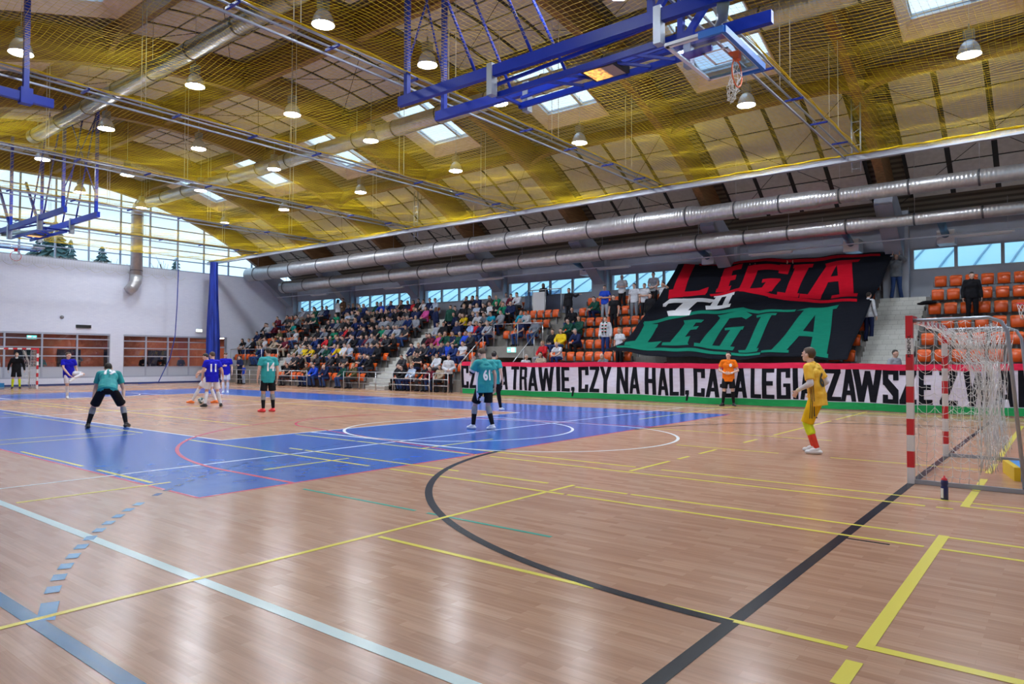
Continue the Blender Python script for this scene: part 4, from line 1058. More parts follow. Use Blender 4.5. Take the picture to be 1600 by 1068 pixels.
rail('passage_railing', 'steel railing above the passage opening under the glass lectern', [((VOM[0], YV, 3.3), (VOM[1], YV, 3.3))], [((x, YV, 2.2), (x, YV, 3.3)) for x in (VOM[0], -19.4, VOM[1])])
for x, lb in ((VOM[0] - .06, 'left side'), (VOM[1] + .06, 'right side')):
    rail('sloping_railing', 'sloping handrail down the ' + lb + ' of the passage opening', [((x, YV, 3.3), (x, tread(1) - .1, 1.25))], [((x, tread(k) + .1, RISE * k), (x, tread(k) + .1, 1.27 + (3.3 - 1.27) * (tread(k) + .1 - tread(1) + .1) / (YV - tread(1) + .1))) for k in (1, 2, 3)])
t = thing('exit_sign', 'small lit green exit sign under the passage railing', 'exit sign', (-19.7, YV - .1, 2.02))
MB().box(-.28, .28, 0, .05, -.13, .13).build('case', M_WHITE, t)
exm = mat('exit_sign_face', (.05, .6, .4), .5, emis=(.12, .85, .62), es=1.4)
MB().box(-.26, .26, -.006, -.001, -.11, .11).build('lit_face', exm, t)
m_ = MB(); m_.box(-.02, .2, -.012, -.008, -.09, .09).box(-.2, -.08, -.012, -.008, -.02, .02).add([(-.24, -.01, 0), (-.16, -.01, .07), (-.16, -.01, -.07)], [(0, 1, 2)]); m_.build('pictogram', mat('exit_white', (.9, 1, .95), .5, emis=(.9, 1, .95), es=1.4), t)
# glass lectern balcony
PY = tread(7) - .02; PX0, PX1 = -20.75, -18.4
t = thing('glass_balcony', 'small railed balcony with frosted glass panels high in the stand, woman behind it', 'balcony', (0, 0, 0))
zb, zt_ = 3.98, 5.14
pts = [(PX0, PY + .45, zt_), (PX0 + .12, PY + .1, zt_), (PX0 + .55, PY - .06, zt_), (PX0 + 1.4, PY - .06, zt_), (PX1, PY - .06, zt_)]
MB().tube(pts, .025, 8).build('handrail', M_STEEL, t)
for x, y in ((PX0 + .02, PY + .3), (PX0 + .55, PY - .05), (PX0 + 1.38, PY - .05), (PX1, PY - .05)): MB().tube([(x, y, 3.6), (x, y, zt_)], .022, 8).build('post', M_STEEL, t)
gp = glassmat('balcony_glass', (.55, .62, .74), .10, .1)
MB().box(PX0 + .05, PX0 + .5, PY - .04, PY - .02, zb, zt_ - .08).build('glass_panel', gp, t); MB().box(PX0 + .6, PX0 + 1.34, PY - .07, PY - .05, zb + .02, zt_ - .1).build('frosted_panel', mat('frosted_white', (.50, .50, .52), .4), t)
MB().box(PX0 + 1.42, PX1 - .03, PY - .04, PY - .02, zb, zt_ - .08).build('glass_panel', gp, t)
MB().box(PX0 - .05, PX1 + .05, PY + .0, PY + .5, 3.3, 3.92).build('platform', M_CONC, t)

# ---------------------------------------------------------------- long text banner on the rail
BY = 13.36
rb = random.Random(2)
def bwave(p, off=0.0):
    x, z = p.x, p.z
    d = .022 * math.sin(2.3 * x + .8 * math.sin(x * .7)) + .012 * math.sin(5.1 * x + 2 * z) + .02 * math.sin(1.3 * x - 4 * z)
    zz = z + .018 * math.sin(.9 * x) * (1 if z > .6 else .5) + .008 * math.sin(3.3 * x)
    return Vector((x, BY - d - off, zz))
BX0, BX1 = on_y(722, 600, BY).x, 4.2
ban = thing('text_banner', 'long white banner with tall black letters and red and green edges on the rail', 'banner')
def clothmat(n, c, r=.7):
    m = noisy(n, tuple(v * .9 for v in c), c, 3, r, stretch=(1, 1, 4), bump=.5, bscale=4, spec=.06); return m
MW, MR_, MG_, MBK = clothmat('banner_white', (.66, .64, .78)), clothmat('banner_red', (.72, .03, .09)), clothmat('banner_green', (.02, .30, .09)), clothmat('banner_black', (.010, .011, .016))
def band(z0, z1, n_, m, nm, off=0, wob=0):
    b = MB(); nx = int((BX1 - BX0) / .12)
    b.quadgrid([(BX0, 0, z0), (BX1, 0, z0), (BX1, 0, z1), (BX0, 0, z1)], nx, n_, lambda p: bwave(p, off)); 
    return b.build(nm, m, ban)
band(.24, 1.27, 10, MW, 'white_field'); band(1.26, 1.44, 5, MR_, 'red_band', .012); band(.03, .25, 5, MG_, 'green_band', .012)
GL = {  # glyph strokes as quads in a unit box (x right, y up)
 'C': [(0, 0, .34, 0, .34, 1, 0, 1), (0, .86, 1, .86, 1, 1, 0, 1), (0, 0, 1, 0, 1, .14, 0, .14), (.66, .66, 1, .66, 1, 1, .66, 1), (.66, 0, 1, 0, 1, .3, .66, .3)],
 'Z': [(0, .86, 1, .86, 1, 1, 0, 1), (0, 0, 1, 0, 1, .14, 0, .14), (0, .1, .4, .1, 1, .9, .62, .9)],
 'Y': [(0, 1, .32, 1, .62, .5, .36, .45), (.68, 1, 1, 1, .66, .45, .4, .5), (.33, 0, .67, 0, .67, .55, .33, .55)],
 'N': [(0, 0, .3, 0, .3, 1, 0, 1), (.7, 0, 1, 0, 1, 1, .7, 1), (.02, 1, .34, 1, .98, 0, .68, 0)],
 'A': [(0, 0, .3, 0, .66, 1, .34, 1), (.7, 0, 1, 0, .68, 1, .36, 1), (.18, .2, .82, .2, .78, .34, .22, .34)],
 'T': [(0, .86, 1, .86, 1, 1, 0, 1), (.32, 0, .68, 0, .68, 1, .32, 1)],
 'R': [(0, 0, .34, 0, .34, 1, 0, 1), (0, .87, .9, .87, .9, 1, 0, 1), (.64, .55, 1, .55, 1, .95, .64, .98), (0, .46, .92, .46, .92, .58, 0, .58), (.66, 0, 1, 0, .96, .5, .62, .5)],
 'W': [(0, 1, .22, 1, .4, 0, .2, 0), (.2, 0, .4, 0, .6, .95, .42, .95), (.44, .95, .6, .95, .8, 0, .6, 0), (.6, 0, .8, 0, 1, 1, .78, 1)],
 'I': [(0, 0, 1, 0, 1, 1, 0, 1)],
 'E': [(0, 0, .38, 0, .38, 1, 0, 1), (0, .86, 1, .86, 1, 1, 0, 1), (0, 0, 1, 0, 1, .14, 0, .14), (0, .43, .9, .43, .9, .58, 0, .58)],
 ',': [(.1, .1, 1, .1, 1, .2, .1, .2), (.40, .12, 1, .12, .66, -.17, .16, -.17), (0, .05, 1, .05, 1, .18, 0, .18)],
 'H': [(0, 0, .34, 0, .34, 1, 0, 1), (.66, 0, 1, 0, 1, 1, .66, 1), (0, .42, 1, .42, 1, .58, 0, .58)],
 'L': [(0, 0, .38, 0, .38, 1, 0, 1), (0, 0, 1, 0, 1, .14, 0, .14)],
 'Ł': [(.18, 0, .5, 0, .5, 1, .18, 1), (.18, 0, 1, 0, 1, .14, .18, .14), (0, .34, .8, .48, .8, .6, 0, .46)],
 'G': [(0, 0, .34, 0, .34, 1, 0, 1), (0, .87, 1, .87, 1, 1, 0, 1), (0, 0, 1, 0, 1, .13, 0, .13), (.66, .68, 1, .68, 1, 1, .66, 1), (.66, 0, 1, 0, 1, .5, .66, .5), (.48, .38, 1, .38, 1, .5, .48, .5)],
 'S': [(0, .87, 1, .87, 1, 1, 0, 1), (0, 0, 1, 0, 1, .13, 0, .13), (0, .56, .36, .48, .36, 1, 0, 1), (.66, .7, 1, .7, 1, 1, .66, 1), (0, 0, .34, 0, .34, .26, 0, .26), (.64, 0, 1, 0, 1, .42, .64, .5), (0, .6, .3, .78, 1, .42, .68, .2)],
 'M': [(0, 0, .24, 0, .24, 1, 0, 1), (.76, 0, 1, 0, 1, 1, .76, 1), (.04, 1, .28, 1, .6, .2, .42, .2), (.96, 1, .72, 1, .4, .2, .58, .2)]}
TXT = [('C', 721, 732), ('Z', 733, 744), ('Y', 744.5, 756), ('N', 759, 770.5), ('A', 780.4, 794), ('T', 798, 811), ('R', 812, 824.5), ('A', 826, 841), ('W', 841, 866), ('I', 869, 875), ('E', 876.8, 889.7), (',', 892, 897.5), ('C', 904, 919.7), ('Z', 921.5, 937), ('Y', 937.7, 955.3),
       ('N', 963.4, 981.5), ('A', 983, 1000), ('H', 1007.5, 1025.3), ('A', 1027.8, 1045), ('L', 1046.5, 1060.4), ('I', 1062, 1069), (',', 1070, 1076), ('C', 1083.4, 1101.5), ('A', 1102.8, 1124.7), ('Ł', 1125, 1146.5), ('A', 1147, 1167.4), ('L', 1172.5, 1189), ('E', 1190.3, 1210),
       ('G', 1213.4, 1235.3), ('I', 1239, 1247.5), ('A', 1250.3, 1272), ('Z', 1289, 1314), ('A', 1313.6, 1338), ('W', 1332, 1378), ('S', 1379, 1404), ('Z', 1405.3, 1432), ('E', 1435.7, 1457), ('Z', 1468, 1496), ('W', 1505, 1552), ('A', 1553, 1588.5), ('M', 1591, 1632), ('I', 1638, 1650)]
for ch, a, b in TXT:
    xa, xb = on_y(a, 600, BY).x, on_y(b, 600, BY).x
    m_ = MB(); z0, z1 = .27, 1.265
    for i, q in enumerate(GL[ch]):
        pts = [Vector((xa + (xb - xa) * q[j], 0, z0 + (z1 - z0) * q[j + 1])) for j in (0, 2, 4, 6)]
        m_.quadgrid(pts, 5, 10, lambda p, i=i: bwave(p, (.007 if ch != ',' else .02) + .0004 * i))
    m_.build('letter', MBK, ban)

# ---------------------------------------------------------------- the big flag over the stand
FN = Vector((0, -.6875, 1)).normalized(); FP = Vector((0, 13.95, 1.52))
def on_flag(px, py, off=0.0):
    C, d = ray(px, py); t = (FP - C).dot(FN) / d.dot(FN); p = C + d * t
    rip = .05 * math.sin(1.9 * p.x + .9 * p.y) + .035 * math.sin(.9 * p.x - 2.7 * p.y + 1) + .02 * math.sin(4.7 * p.x + 1.4 * p.y) - .10 * math.sin(math.pi * min(1, max(0, (p.y - 14) / 6)))
    return p + FN * (rip + off)
def zq(x, y): return x / 3.3333 + 940, y / 3.3333 + 380
top = [(400, 112), (520, 108), (640, 101), (860, 88), (1000, 76), (1150, 66), (1300, 55), (1450, 40), (1530, 35)]
bot = [(18, 556), (110, 566), (200, 575), (300, 584), (400, 590), (520, 594), (600, 600), (800, 598), (980, 598), (1130, 600), (1278, 600)]
lef = [(400, 112), (350, 190), (300, 258), (250, 322), (205, 390), (160, 455), (105, 515), (18, 556)]
rig = [(1530, 35), (1490, 110), (1462, 180), (1425, 255), (1395, 320), (1350, 420), (1315, 510), (1278, 600)]
def along(pl, t):
    L = [0]
    for a, b in zip(pl, pl[1:]): L.append(L[-1] + math.hypot(a[0] - b[0], a[1] - b[1]))
    s = t * L[-1]
    for i in range(len(pl) - 1):
        if s <= L[i + 1] + 1e-9: f = (s - L[i]) / (L[i + 1] - L[i]); return (pl[i][0] + (pl[i + 1][0] - pl[i][0]) * f, pl[i][1] + (pl[i + 1][1] - pl[i][1]) * f)
    return pl[-1]
def coons(u, v):
    T, B_, L_, R_ = along(top, u), along(bot, u), along(lef, v), along(rig, v)
    c = [(1 - v) * T[i] + v * B_[i] + (1 - u) * L_[i] + u * R_[i] - ((1 - u) * (1 - v) * top[0][i] + u * (1 - v) * top[-1][i] + (1 - u) * v * bot[0][i] + u * v * bot[-1][i]) for i in (0, 1)]
    return c
flag = MB(); nu, nv = 70, 40; vs = []; fs = []
for j in range(nv + 1):
    for i in range(nu + 1): vs.append(on_flag(*zq(*coons(i / nu, j / nv))))
for j in range(nv):
    for i in range(nu): k = j * (nu + 1) + i; fs.append((k, k + 1, k + nu + 2, k + nu + 1))
flag.add(vs, fs, 0, True)
MFK = clothmat('flag_black', (.008, .009, .014))
FO = flag.build('supporter_flag', MFK); tag(FO, 'huge black supporter flag with red, white and green lettering spread over the seats', 'flag')
sol = FO.modifiers.new('thickness', 'SOLIDIFY'); sol.thickness = .006; sol.offset = -1
RED = [(432, 113, 487, 110, 424, 262, 356, 268), (350, 236, 430, 236, 422, 272, 342, 276), (400, 248, 548, 236, 538, 262, 395, 272), (505, 240, 556, 220, 545, 252, 500, 262),
       (640, 128, 690, 124, 646, 238, 592, 240), (650, 126, 738, 112, 728, 136, 655, 146), (620, 168, 702, 160, 694, 180, 620, 190), (595, 222, 672, 206, 662, 232, 590, 242),
       (765, 122, 826, 116, 768, 234, 706, 240), (790, 118, 975, 110, 960, 136, 780, 142), (838, 186, 932, 180, 924, 200, 834, 206), (868, 190, 934, 186, 886, 252, 820, 252), (715, 226, 880, 234, 872, 256, 712, 242), (930, 108, 985, 104, 968, 152, 920, 150),
       (1010, 108, 1085, 102, 1012, 256, 950, 262), (915, 250, 1028, 248, 1020, 268, 912, 264), (1000, 106, 1104, 98, 1096, 116, 996, 122),
       (1180, 102, 1240, 98, 1134, 262, 1060, 264), (1225, 98, 1304, 92, 1312, 262, 1238, 266), (1140, 172, 1260, 170, 1258, 194, 1130, 194), (1030, 250, 1142, 252, 1136, 270, 1026, 270), (1196, 256, 1334, 254, 1330, 272, 1192, 272), (1165, 102, 1348, 86, 1338, 100, 1168, 114),
       (560, 256, 720, 222, 722, 238, 566, 268), (720, 222, 880, 262, 872, 278, 720, 240), (872, 262, 1330, 286, 1330, 301, 868, 280), (505, 106, 862, 90, 862, 103, 512, 118), (862, 90, 1450, 53, 1452, 66, 862, 104)]
WHT = [(312, 300, 352, 278, 470, 284, 440, 306), (315, 300, 345, 300, 330, 318, 314, 314), (420, 280, 602, 284, 562, 304, 412, 304), (440, 288, 512, 292, 442, 352, 378, 350), (338, 346, 468, 346, 456, 369, 346, 373),
       (600, 258, 630, 256, 588, 330, 556, 332), (655, 250, 686, 248, 652, 314, 620, 320), (585, 256, 692, 244, 688, 259, 582, 272), (540, 322, 672, 302, 664, 317, 542, 340)]
GRN = [(218, 398, 480, 352, 482, 366, 222, 411), (480, 352, 735, 318, 735, 333, 480, 366), (735, 318, 822, 340, 816, 356, 735, 333), (816, 340, 1012, 335, 1004, 348, 814, 356),
       (226, 402, 288, 408, 226, 520, 160, 524), (214, 404, 290, 406, 284, 422, 222, 428), (122, 512, 180, 500, 180, 536, 118, 532), (160, 516, 286, 520, 276, 540, 150, 536), (225, 502, 312, 506, 280, 538, 215, 530),
       (440, 394, 500, 392, 412, 524, 348, 526), (425, 392, 532, 390, 516, 406, 430, 410), (430, 434, 506, 428, 494, 448, 424, 452), (316, 514, 442, 514, 455, 534, 312, 530), (388, 492, 464, 488, 450, 524, 386, 522),
       (618, 362, 668, 362, 568, 536, 502, 540), (600, 358, 740, 330, 778, 362, 622, 378), (740, 332, 782, 358, 748, 380, 700, 352), (674, 436, 730, 430, 656, 544, 600, 544), (640, 432, 740, 422, 732, 440, 640, 446), (484, 524, 690, 528, 680, 548, 482, 540),
       (836, 366, 892, 362, 802, 546, 740, 552), (804, 366, 914, 360, 906, 374, 806, 380), (708, 544, 818, 540, 808, 560, 712, 558),
       (1062, 330, 1136, 326, 962, 564, 884, 562), (1115, 325, 1204, 320, 1172, 576, 1084, 576), (1020, 448, 1150, 448, 1148, 476, 1004, 476), (1012, 344, 1080, 324, 1236, 314, 1222, 332), (832, 560, 976, 562, 976, 578, 830, 574), (1068, 570, 1180, 572, 1178, 592, 1066, 588),
       (74, 533, 350, 545, 350, 560, 82, 546), (350, 545, 502, 551, 520, 569, 350, 560), (502, 551, 828, 570, 826, 584, 518, 569)]
for cols, m, nm in ((RED, clothmat('flag_red', (.50, .006, .02)), 'red_lettering'), (WHT, clothmat('flag_white', (.72, .72, .76)), 'white_lettering'), (GRN, clothmat('flag_green', (.008, .17, .11)), 'green_lettering')):
    m_ = MB()
    for i, q in enumerate(cols):
        a, b, c, d = [q[j:j + 2] for j in (0, 2, 4, 6)]
        vs = []; fs = []; N1, N2 = 12, 12
        for j in range(N2 + 1):
            for k in range(N1 + 1):
                u, v = k / N1, j / N2
                z = [((1 - u) * a[e] + u * b[e]) * (1 - v) + ((1 - u) * d[e] + u * c[e]) * v for e in (0, 1)]
                vs.append(on_flag(*zq(*z), .014 + .0003 * i))
        for j in range(N2):
            for k in range(N1): w_ = j * (N1 + 1) + k; fs.append((w_, w_ + 1, w_ + N1 + 2, w_ + N1 + 1))
        m_.add(vs, fs)
    m_.build(nm, m, FO)
# ---------------------------------------------------------------- people
V = Vector
def cap(mb, p, q, r0, r1, flat=1.0, side=None, n=12, cut=False):
    """tapered capsule with round ends; flat squashes it across 'side'"""
    p, q = V(p), V(q); d = q - p; L = d.length
    if L < 1e-6: d = V((0, 0, 1)); L = 1e-6
    else: d = d / L
    s = V(side) if side is not None else d.orthogonal(); s = (s - d * s.dot(d))
    s = s.normalized() if s.length > 1e-5 else d.orthogonal().normalized(); f = d.cross(s)
    prof = []
    for i in range(5): a = -math.pi / 2 + math.pi / 2 * i / 4; prof.append((r0 * math.cos(a), r0 * math.sin(a)))
    if cut: prof += [(r1 * .97, L - .004), (r1, L - .002), (r1 * .5, L), (.0005, L)]
    else:
        for i in range(5): a = math.pi / 2 * i / 4; prof.append((r1 * math.cos(a), L + r1 * math.sin(a)))
    vs = []; fs = []
    for (r, h) in prof:
        r = max(r, 1e-4)
        for k in range(n): t = 2 * math.pi * k / n; vs.append(p + d * h + s * (r * math.cos(t)) + f * (r * flat * math.sin(t)))
    m = len(prof)
    for i in range(m - 1):
        for k in range(n): k2 = (k + 1) % n; fs.append((i * n + k, i * n + k2, (i + 1) * n + k2, (i + 1) * n + k))
    fs += [tuple(range(n - 1, -1, -1)), tuple(range((m - 1) * n, m * n))]
    mb.add(vs, fs, 0, True)
def remesh(mb, vox, it=4, name='tmp'):
    me = mb.mesh(name, []) if False else bpy.data.meshes.new(name)
    me.from_pydata(mb.v, [], mb.f); me.update()
    o = bpy.data.objects.new(name, me); COL.objects.link(o)
    r = o.modifiers.new('r', 'REMESH'); r.mode = 'VOXEL'; r.voxel_size = vox; r.use_smooth_shade = True
    s = o.modifiers.new('s', 'SMOOTH'); s.factor = .5; s.iterations = it
    dg = bpy.context.evaluated_depsgraph_get(); ev = o.evaluated_get(dg)
    out = bpy.data.meshes.new_from_object(ev); out.name = name
    bpy.data.objects.remove(o); bpy.data.meshes.remove(me)
    out.polygons.foreach_set('use_smooth', [True] * len(out.polygons))
    return out
def basis(fwd, up=V((0, 0, 1))):
    f = V(fwd).normalized(); s = f.cross(up); s = s.normalized() if s.length > 1e-4 else V((1, 0, 0)); u = s.cross(f); return f, s, u   # s = the person's right
def pose(**k):
    """standing figure facing -Y, 1.80 m; override any joint"""
    P = dict(pel=(0, 0, .96), neck=(0, .01, 1.51), head=(0, -.025, 1.665), face=(0, -1, -.05), sv=(1, 0, 0), hv=(1, 0, 0), sw=.185,
             elL=(.26, .03, 1.17), wrL=(.27, -.05, .92), haL=(.0, -.2, -1), elR=(-.26, .03, 1.17), wrR=(-.27, -.05, .92), haR=(.0, -.2, -1),
             knL=(.11, -.02, .51), anL=(.12, .03, .085), toL=(.15, -1, 0), knR=(-.11, -.02, .51), anR=(-.12, .03, .085), toR=(-.15, -1, 0), curl=.5)
    P.update(k)
    for a, b in list(P.items()):
        if isinstance(b, tuple): P[a] = V(b)
    P['shL'] = P['neck'] + P['sv'].normalized() * P['sw'] + V((0, 0, -.055)); P['shR'] = P['neck'] - P['sv'].normalized() * P['sw'] + V((0, 0, -.055))
    P['shL'] = P.get('shLx', P['shL']); P['shR'] = P.get('shRx', P['shR'])
    P['hiL'] = P['pel'] + P['hv'].normalized() * .095; P['hiR'] = P['pel'] - P['hv'].normalized() * .095
    return P
def hand(mb, w, d, side_up, fwd, curl, k=1.0, mirror=1):
    """palm, four unequal fingers with a bend and a thumb; d = direction of the hand, fwd = palm-width direction"""
    d = d.normalized(); wv = V(fwd); wv = (wv - d * wv.dot(d)).normalized(); nrm = d.cross(wv) * mirror
    cap(mb, w + d * .02, w + d * .075, .030, .038, .45, wv)
    for i, (o, L) in enumerate(((.030, .072), (.010, .080), (-.011, .075), (-.031, .058))):
        b = w + d * .095 + wv * o; dd = (d + nrm * curl * .5).normalized(); m = b + dd * L * .5; d2 = (d + nrm * curl * 1.7).normalized(); cap(mb, b, m, .0095 * k, .009 * k, n=8); cap(mb, m, m + d2 * L * .5, .009 * k, .0078 * k, n=8)
    tb = w + d * .04 + wv * .036; td = (d * .75 + wv * .65 + nrm * .3).normalized(); cap(mb, tb, tb + td * .034, .012 * k, .0105 * k, n=8); cap(mb, tb + td * .034, tb + td * .034 + (td + nrm * .4).normalized() * .026, .0105 * k, .0085 * k, n=8)
def head_prims(mb, P, fine):
    c = P['head']; f, s, u = basis(P['face'])
    rot = Matrix((s, -f, u)).transposed()
    mb.sphere(c + u * .015 - f * .008, .076, .097, .105, 16, 12, rot=rot)
    cap(mb, c - u * .03 + f * .03, c - u * .078 + f * .052, .058, .034, .9, s)
    cap(mb, c - u * .06 + f * .01, c - u * .06 + f * .05, .052, .040)
    cap(mb, c + f * .088 + u * .012, c + f * .104 - u * .016, .010, .0145, n=8)
    cap(mb, c + f * .084 - s * .034 + u * .03, c + f * .084 + s * .034 + u * .03, .012, .012, n=8)
    cap(mb, c + f * .080 - u * .047 - s * .02, c + f * .080 - u * .047 + s * .02, .012, .012, n=8)
    for e in (1, -1): mb.sphere(c + s * (.078 * e) - f * .008 - u * .005, .012, .022, .032, 10, 8, rot=rot)
    cap(mb, P['neck'] - V((0, 0, .05)), c - u * .05 - f * .02, .062, .054)
def torso(mb, P, g=0.0, low=.0, wide=1.0):
    pel, nk = P['pel'], P['neck']; sp = nk - pel; sv = P['sv'].normalized(); hv = P['hv'].normalized()
    ch = pel + sp * .68; wa = pel + sp * .30
    cap(mb, ch - sv * .065, ch + sv * .065, .105 + g, .105 + g, 1.0); cap(mb, ch - sp * .02 - sv * .055, ch - sp * .22 + sv * 0 - sv * .055, .10 + g, .088 + g); cap(mb, ch - sp * .02 + sv * .055, ch - sp * .22 + sv * .055, .10 + g, .088 + g)
    cap(mb, wa - sv * .05, wa + sv * .05, .095 + g, .095 + g); cap(mb, pel + sp * .04 - hv * .07, pel + sp * .04 + hv * .07, .105 + g, .105 + g)
    cap(mb, wa, pel + sp * .1, .11 + g, .115 + g, .9, sv)
    cap(mb, P['shL'] - sv * .02, P['shR'] + sv * .02, .062 + g * .8, .062 + g * .8); cap(mb, nk - sp * .02, nk - sp * .14, .06 + g * .5, .10 + g)
    if low:
        ax = sp.normalized(); cap(mb, pel + ax * .16, pel - ax * (low - .0), .172 + g, .180 + g, .66, hv, n=20, cut=True)
def arm(mb, P, S_, g=0.0, upto=2.0, fl=0):
    sh, el, wr = P['sh' + S_], P['el' + S_], P['wr' + S_]
    if upto <= 1: cap(mb, sh, sh.lerp(el, upto), .056 + g, .050 + g + fl, cut=True)
    else:
        cap(mb, sh, el, .053 + g, .040 + g); e2 = el.lerp(wr, min(1, upto - 1)); cap(mb, el, el.lerp(wr, .35), .040 + g, .040 + g); cap(mb, el.lerp(wr, .3), e2, .039 + g, (.026 + g + fl))
def leg(mb, P, S_, g=0.0, a=0.0, b=2.0, fl=0):
    hi, kn, an = P['hi' + S_], P['kn' + S_], P['an' + S_]
    if a < 1: cap(mb, hi.lerp(kn, a), hi.lerp(kn, min(b, 1)), (.088 if a < .1 else .078) + g, .056 + g + (1 - min(b, 1)) * .045 + (fl if b <= 1 else 0))
    if b > 1:
        a2 = max(a - 1, 0); cap(mb, kn.lerp(an, a2), kn.lerp(an, max(.35, a2)), .052 + g, .054 + g); cap(mb, kn.lerp(an, max(.3, a2)), kn.lerp(an, b - 1), .054 + g, .034 + g + fl)
def foot(mb, P, S_, g=0.0, sole=False):
    an = P['an' + S_]; t = V(P['to' + S_]).normalized(); pt = P.get('up' + S_, V((0, 0, 1)))
    s = t.cross(pt).normalized(); h = an - pt * .045 - t * .035; to = an - pt * .052 + t * .15
    if sole:
        cap(mb, h - pt * .018, to - pt * .012, .036, .040, .35, s); return
    cap(mb, h, to, .036 + g, .034 + g, .85, s); cap(mb, an - pt * .0 + t * .0, an - pt * .03 + t * .08, .036 + g, .034 + g)
def hair_prims(mb, P, long=False, k=1.0):
    c = P['head']; f, s, u = basis(P['face']); rot = Matrix((s, -f, u)).transposed()
    mb.sphere(c + u * .030 - f * .026, .081 * k, .092 * k, .101 * k, 16, 12, rot=rot)
    mb.sphere(c + u * .074 - f * .002, .062, .080, .052 * k, 14, 10, rot=rot)
    if long:
        for e in (-1, 1): cap(mb, c + s * .066 * e - f * .02 + u * .02, c + s * .07 * e - f * .02 - u * .14, .032, .028)
        cap(mb, c - f * .07, c - f * .085 - u * .17, .07, .055, .7, s)
M_SKIN = noisy('skin', (.50, .29, .21), (.58, .35, .26), 9, .5)
M_SKIN2 = noisy('skin_light', (.60, .38, .30), (.66, .43, .34), 9, .5)
FAB = {}
def fab(name, c, r=.75):
    if name not in FAB: FAB[name] = noisy('cloth_' + name, tuple(v * .8 for v in c), c, 7, r, bump=.35, bscale=9, spec=.15)
    return FAB[name]
HAIRS = {'dark': mat('hair_dark', (.018, .012, .009), .55), 'brown': mat('hair_brown', (.07, .036, .018), .55), 'fair': mat('hair_fair', (.30, .19, .09), .55), 'grey': mat('hair_grey', (.32, .31, .30), .6)}
def decal(shirt, text, size, at, out, up, m, name='shirt_number', squeeze=.8, bold=.012, flip=False):
    tx = bpy.data.curves.new('tmp', 'FONT'); tx.body = text; tx.size = size; tx.align_x = 'CENTER'; tx.align_y = 'CENTER'; tx.offset = bold
    o = bpy.data.objects.new('tmp', tx); COL.objects.link(o); dg = bpy.context.evaluated_depsgraph_get()
    me = bpy.data.meshes.new_from_object(o.evaluated_get(dg)); bpy.data.objects.remove(o)
    bm = bmesh.new(); bm.from_mesh(me); bmesh.ops.triangulate(bm, faces=bm.faces[:])
    if flip:
        for v in bm.verts: v.co.x, v.co.y = -v.co.x, -v.co.y
    for _ in range(4):
        es = [e for e in bm.edges if e.calc_length() > .022]
        if not es: break
        bmesh.ops.subdivide_edges(bm, edges=es, cuts=1); bmesh.ops.triangulate(bm, faces=bm.faces[:])
    bvh = BVHTree.FromPolygons([v.co.copy() for v in shirt.data.vertices], [tuple(p.vertices) for p in shirt.data.polygons])
    out = V(out).normalized(); up = V(up); up = (up - out * up.dot(out)).normalized(); rt = up.cross(out)
    for v in bm.verts:
        p = V(at) + rt * v.co.x * squeeze + up * v.co.y + out * .5
        h = bvh.ray_cast(p - out * .26, -out, 1.2)
        v.co = (h[0] + out * .012) if h[0] else V(at) + rt * v.co.x * squeeze + up * v.co.y
    bm.to_mesh(me); bm.free(); me.materials.clear(); me.materials.append(m)
    d = bpy.data.objects.new(name, me); COL.objects.link(d); d.parent = shirt; return d
def stripe_on(shirt, pts, out, wd, m, name):
    """cloth stripe laid on a garment along a polyline, cast from 'out'"""
    bvh = BVHTree.FromPolygons([v.co.copy() for v in shirt.data.vertices], [tuple(p.vertices) for p in shirt.data.polygons])
    out = V(out).normalized(); vs = []; fs = []; P_ = []
    for a, b in zip(pts, pts[1:]):
        for k in range(8): P_.append(V(a).lerp(V(b), k / 8))
    P_.append(V(pts[-1]))
    for i, p in enumerate(P_):
        d = (P_[min(i + 1, len(P_) - 1)] - P_[max(i - 1, 0)]).normalized(); s = d.cross(out).normalized() * wd / 2
        for e in (-1, 0, 1):
            q = p + s * e; h = bvh.ray_cast(q + out * .5, -out, 1.2); vs.append((h[0] if h[0] else q) + out * .005)
    for i in range(len(P_) - 1):
        for e in (0, 1): k = i * 3 + e; fs.append((k, k + 1, k + 4, k + 3))
    return MB().add(vs, fs, 0, True).build(name, m, shirt)
def link(name, me, m, parent=None):
    me.materials.clear(); me.materials.append(m)
    o = bpy.data.objects.new(name, me); COL.objects.link(o)
    if parent: o.parent = parent
    return o
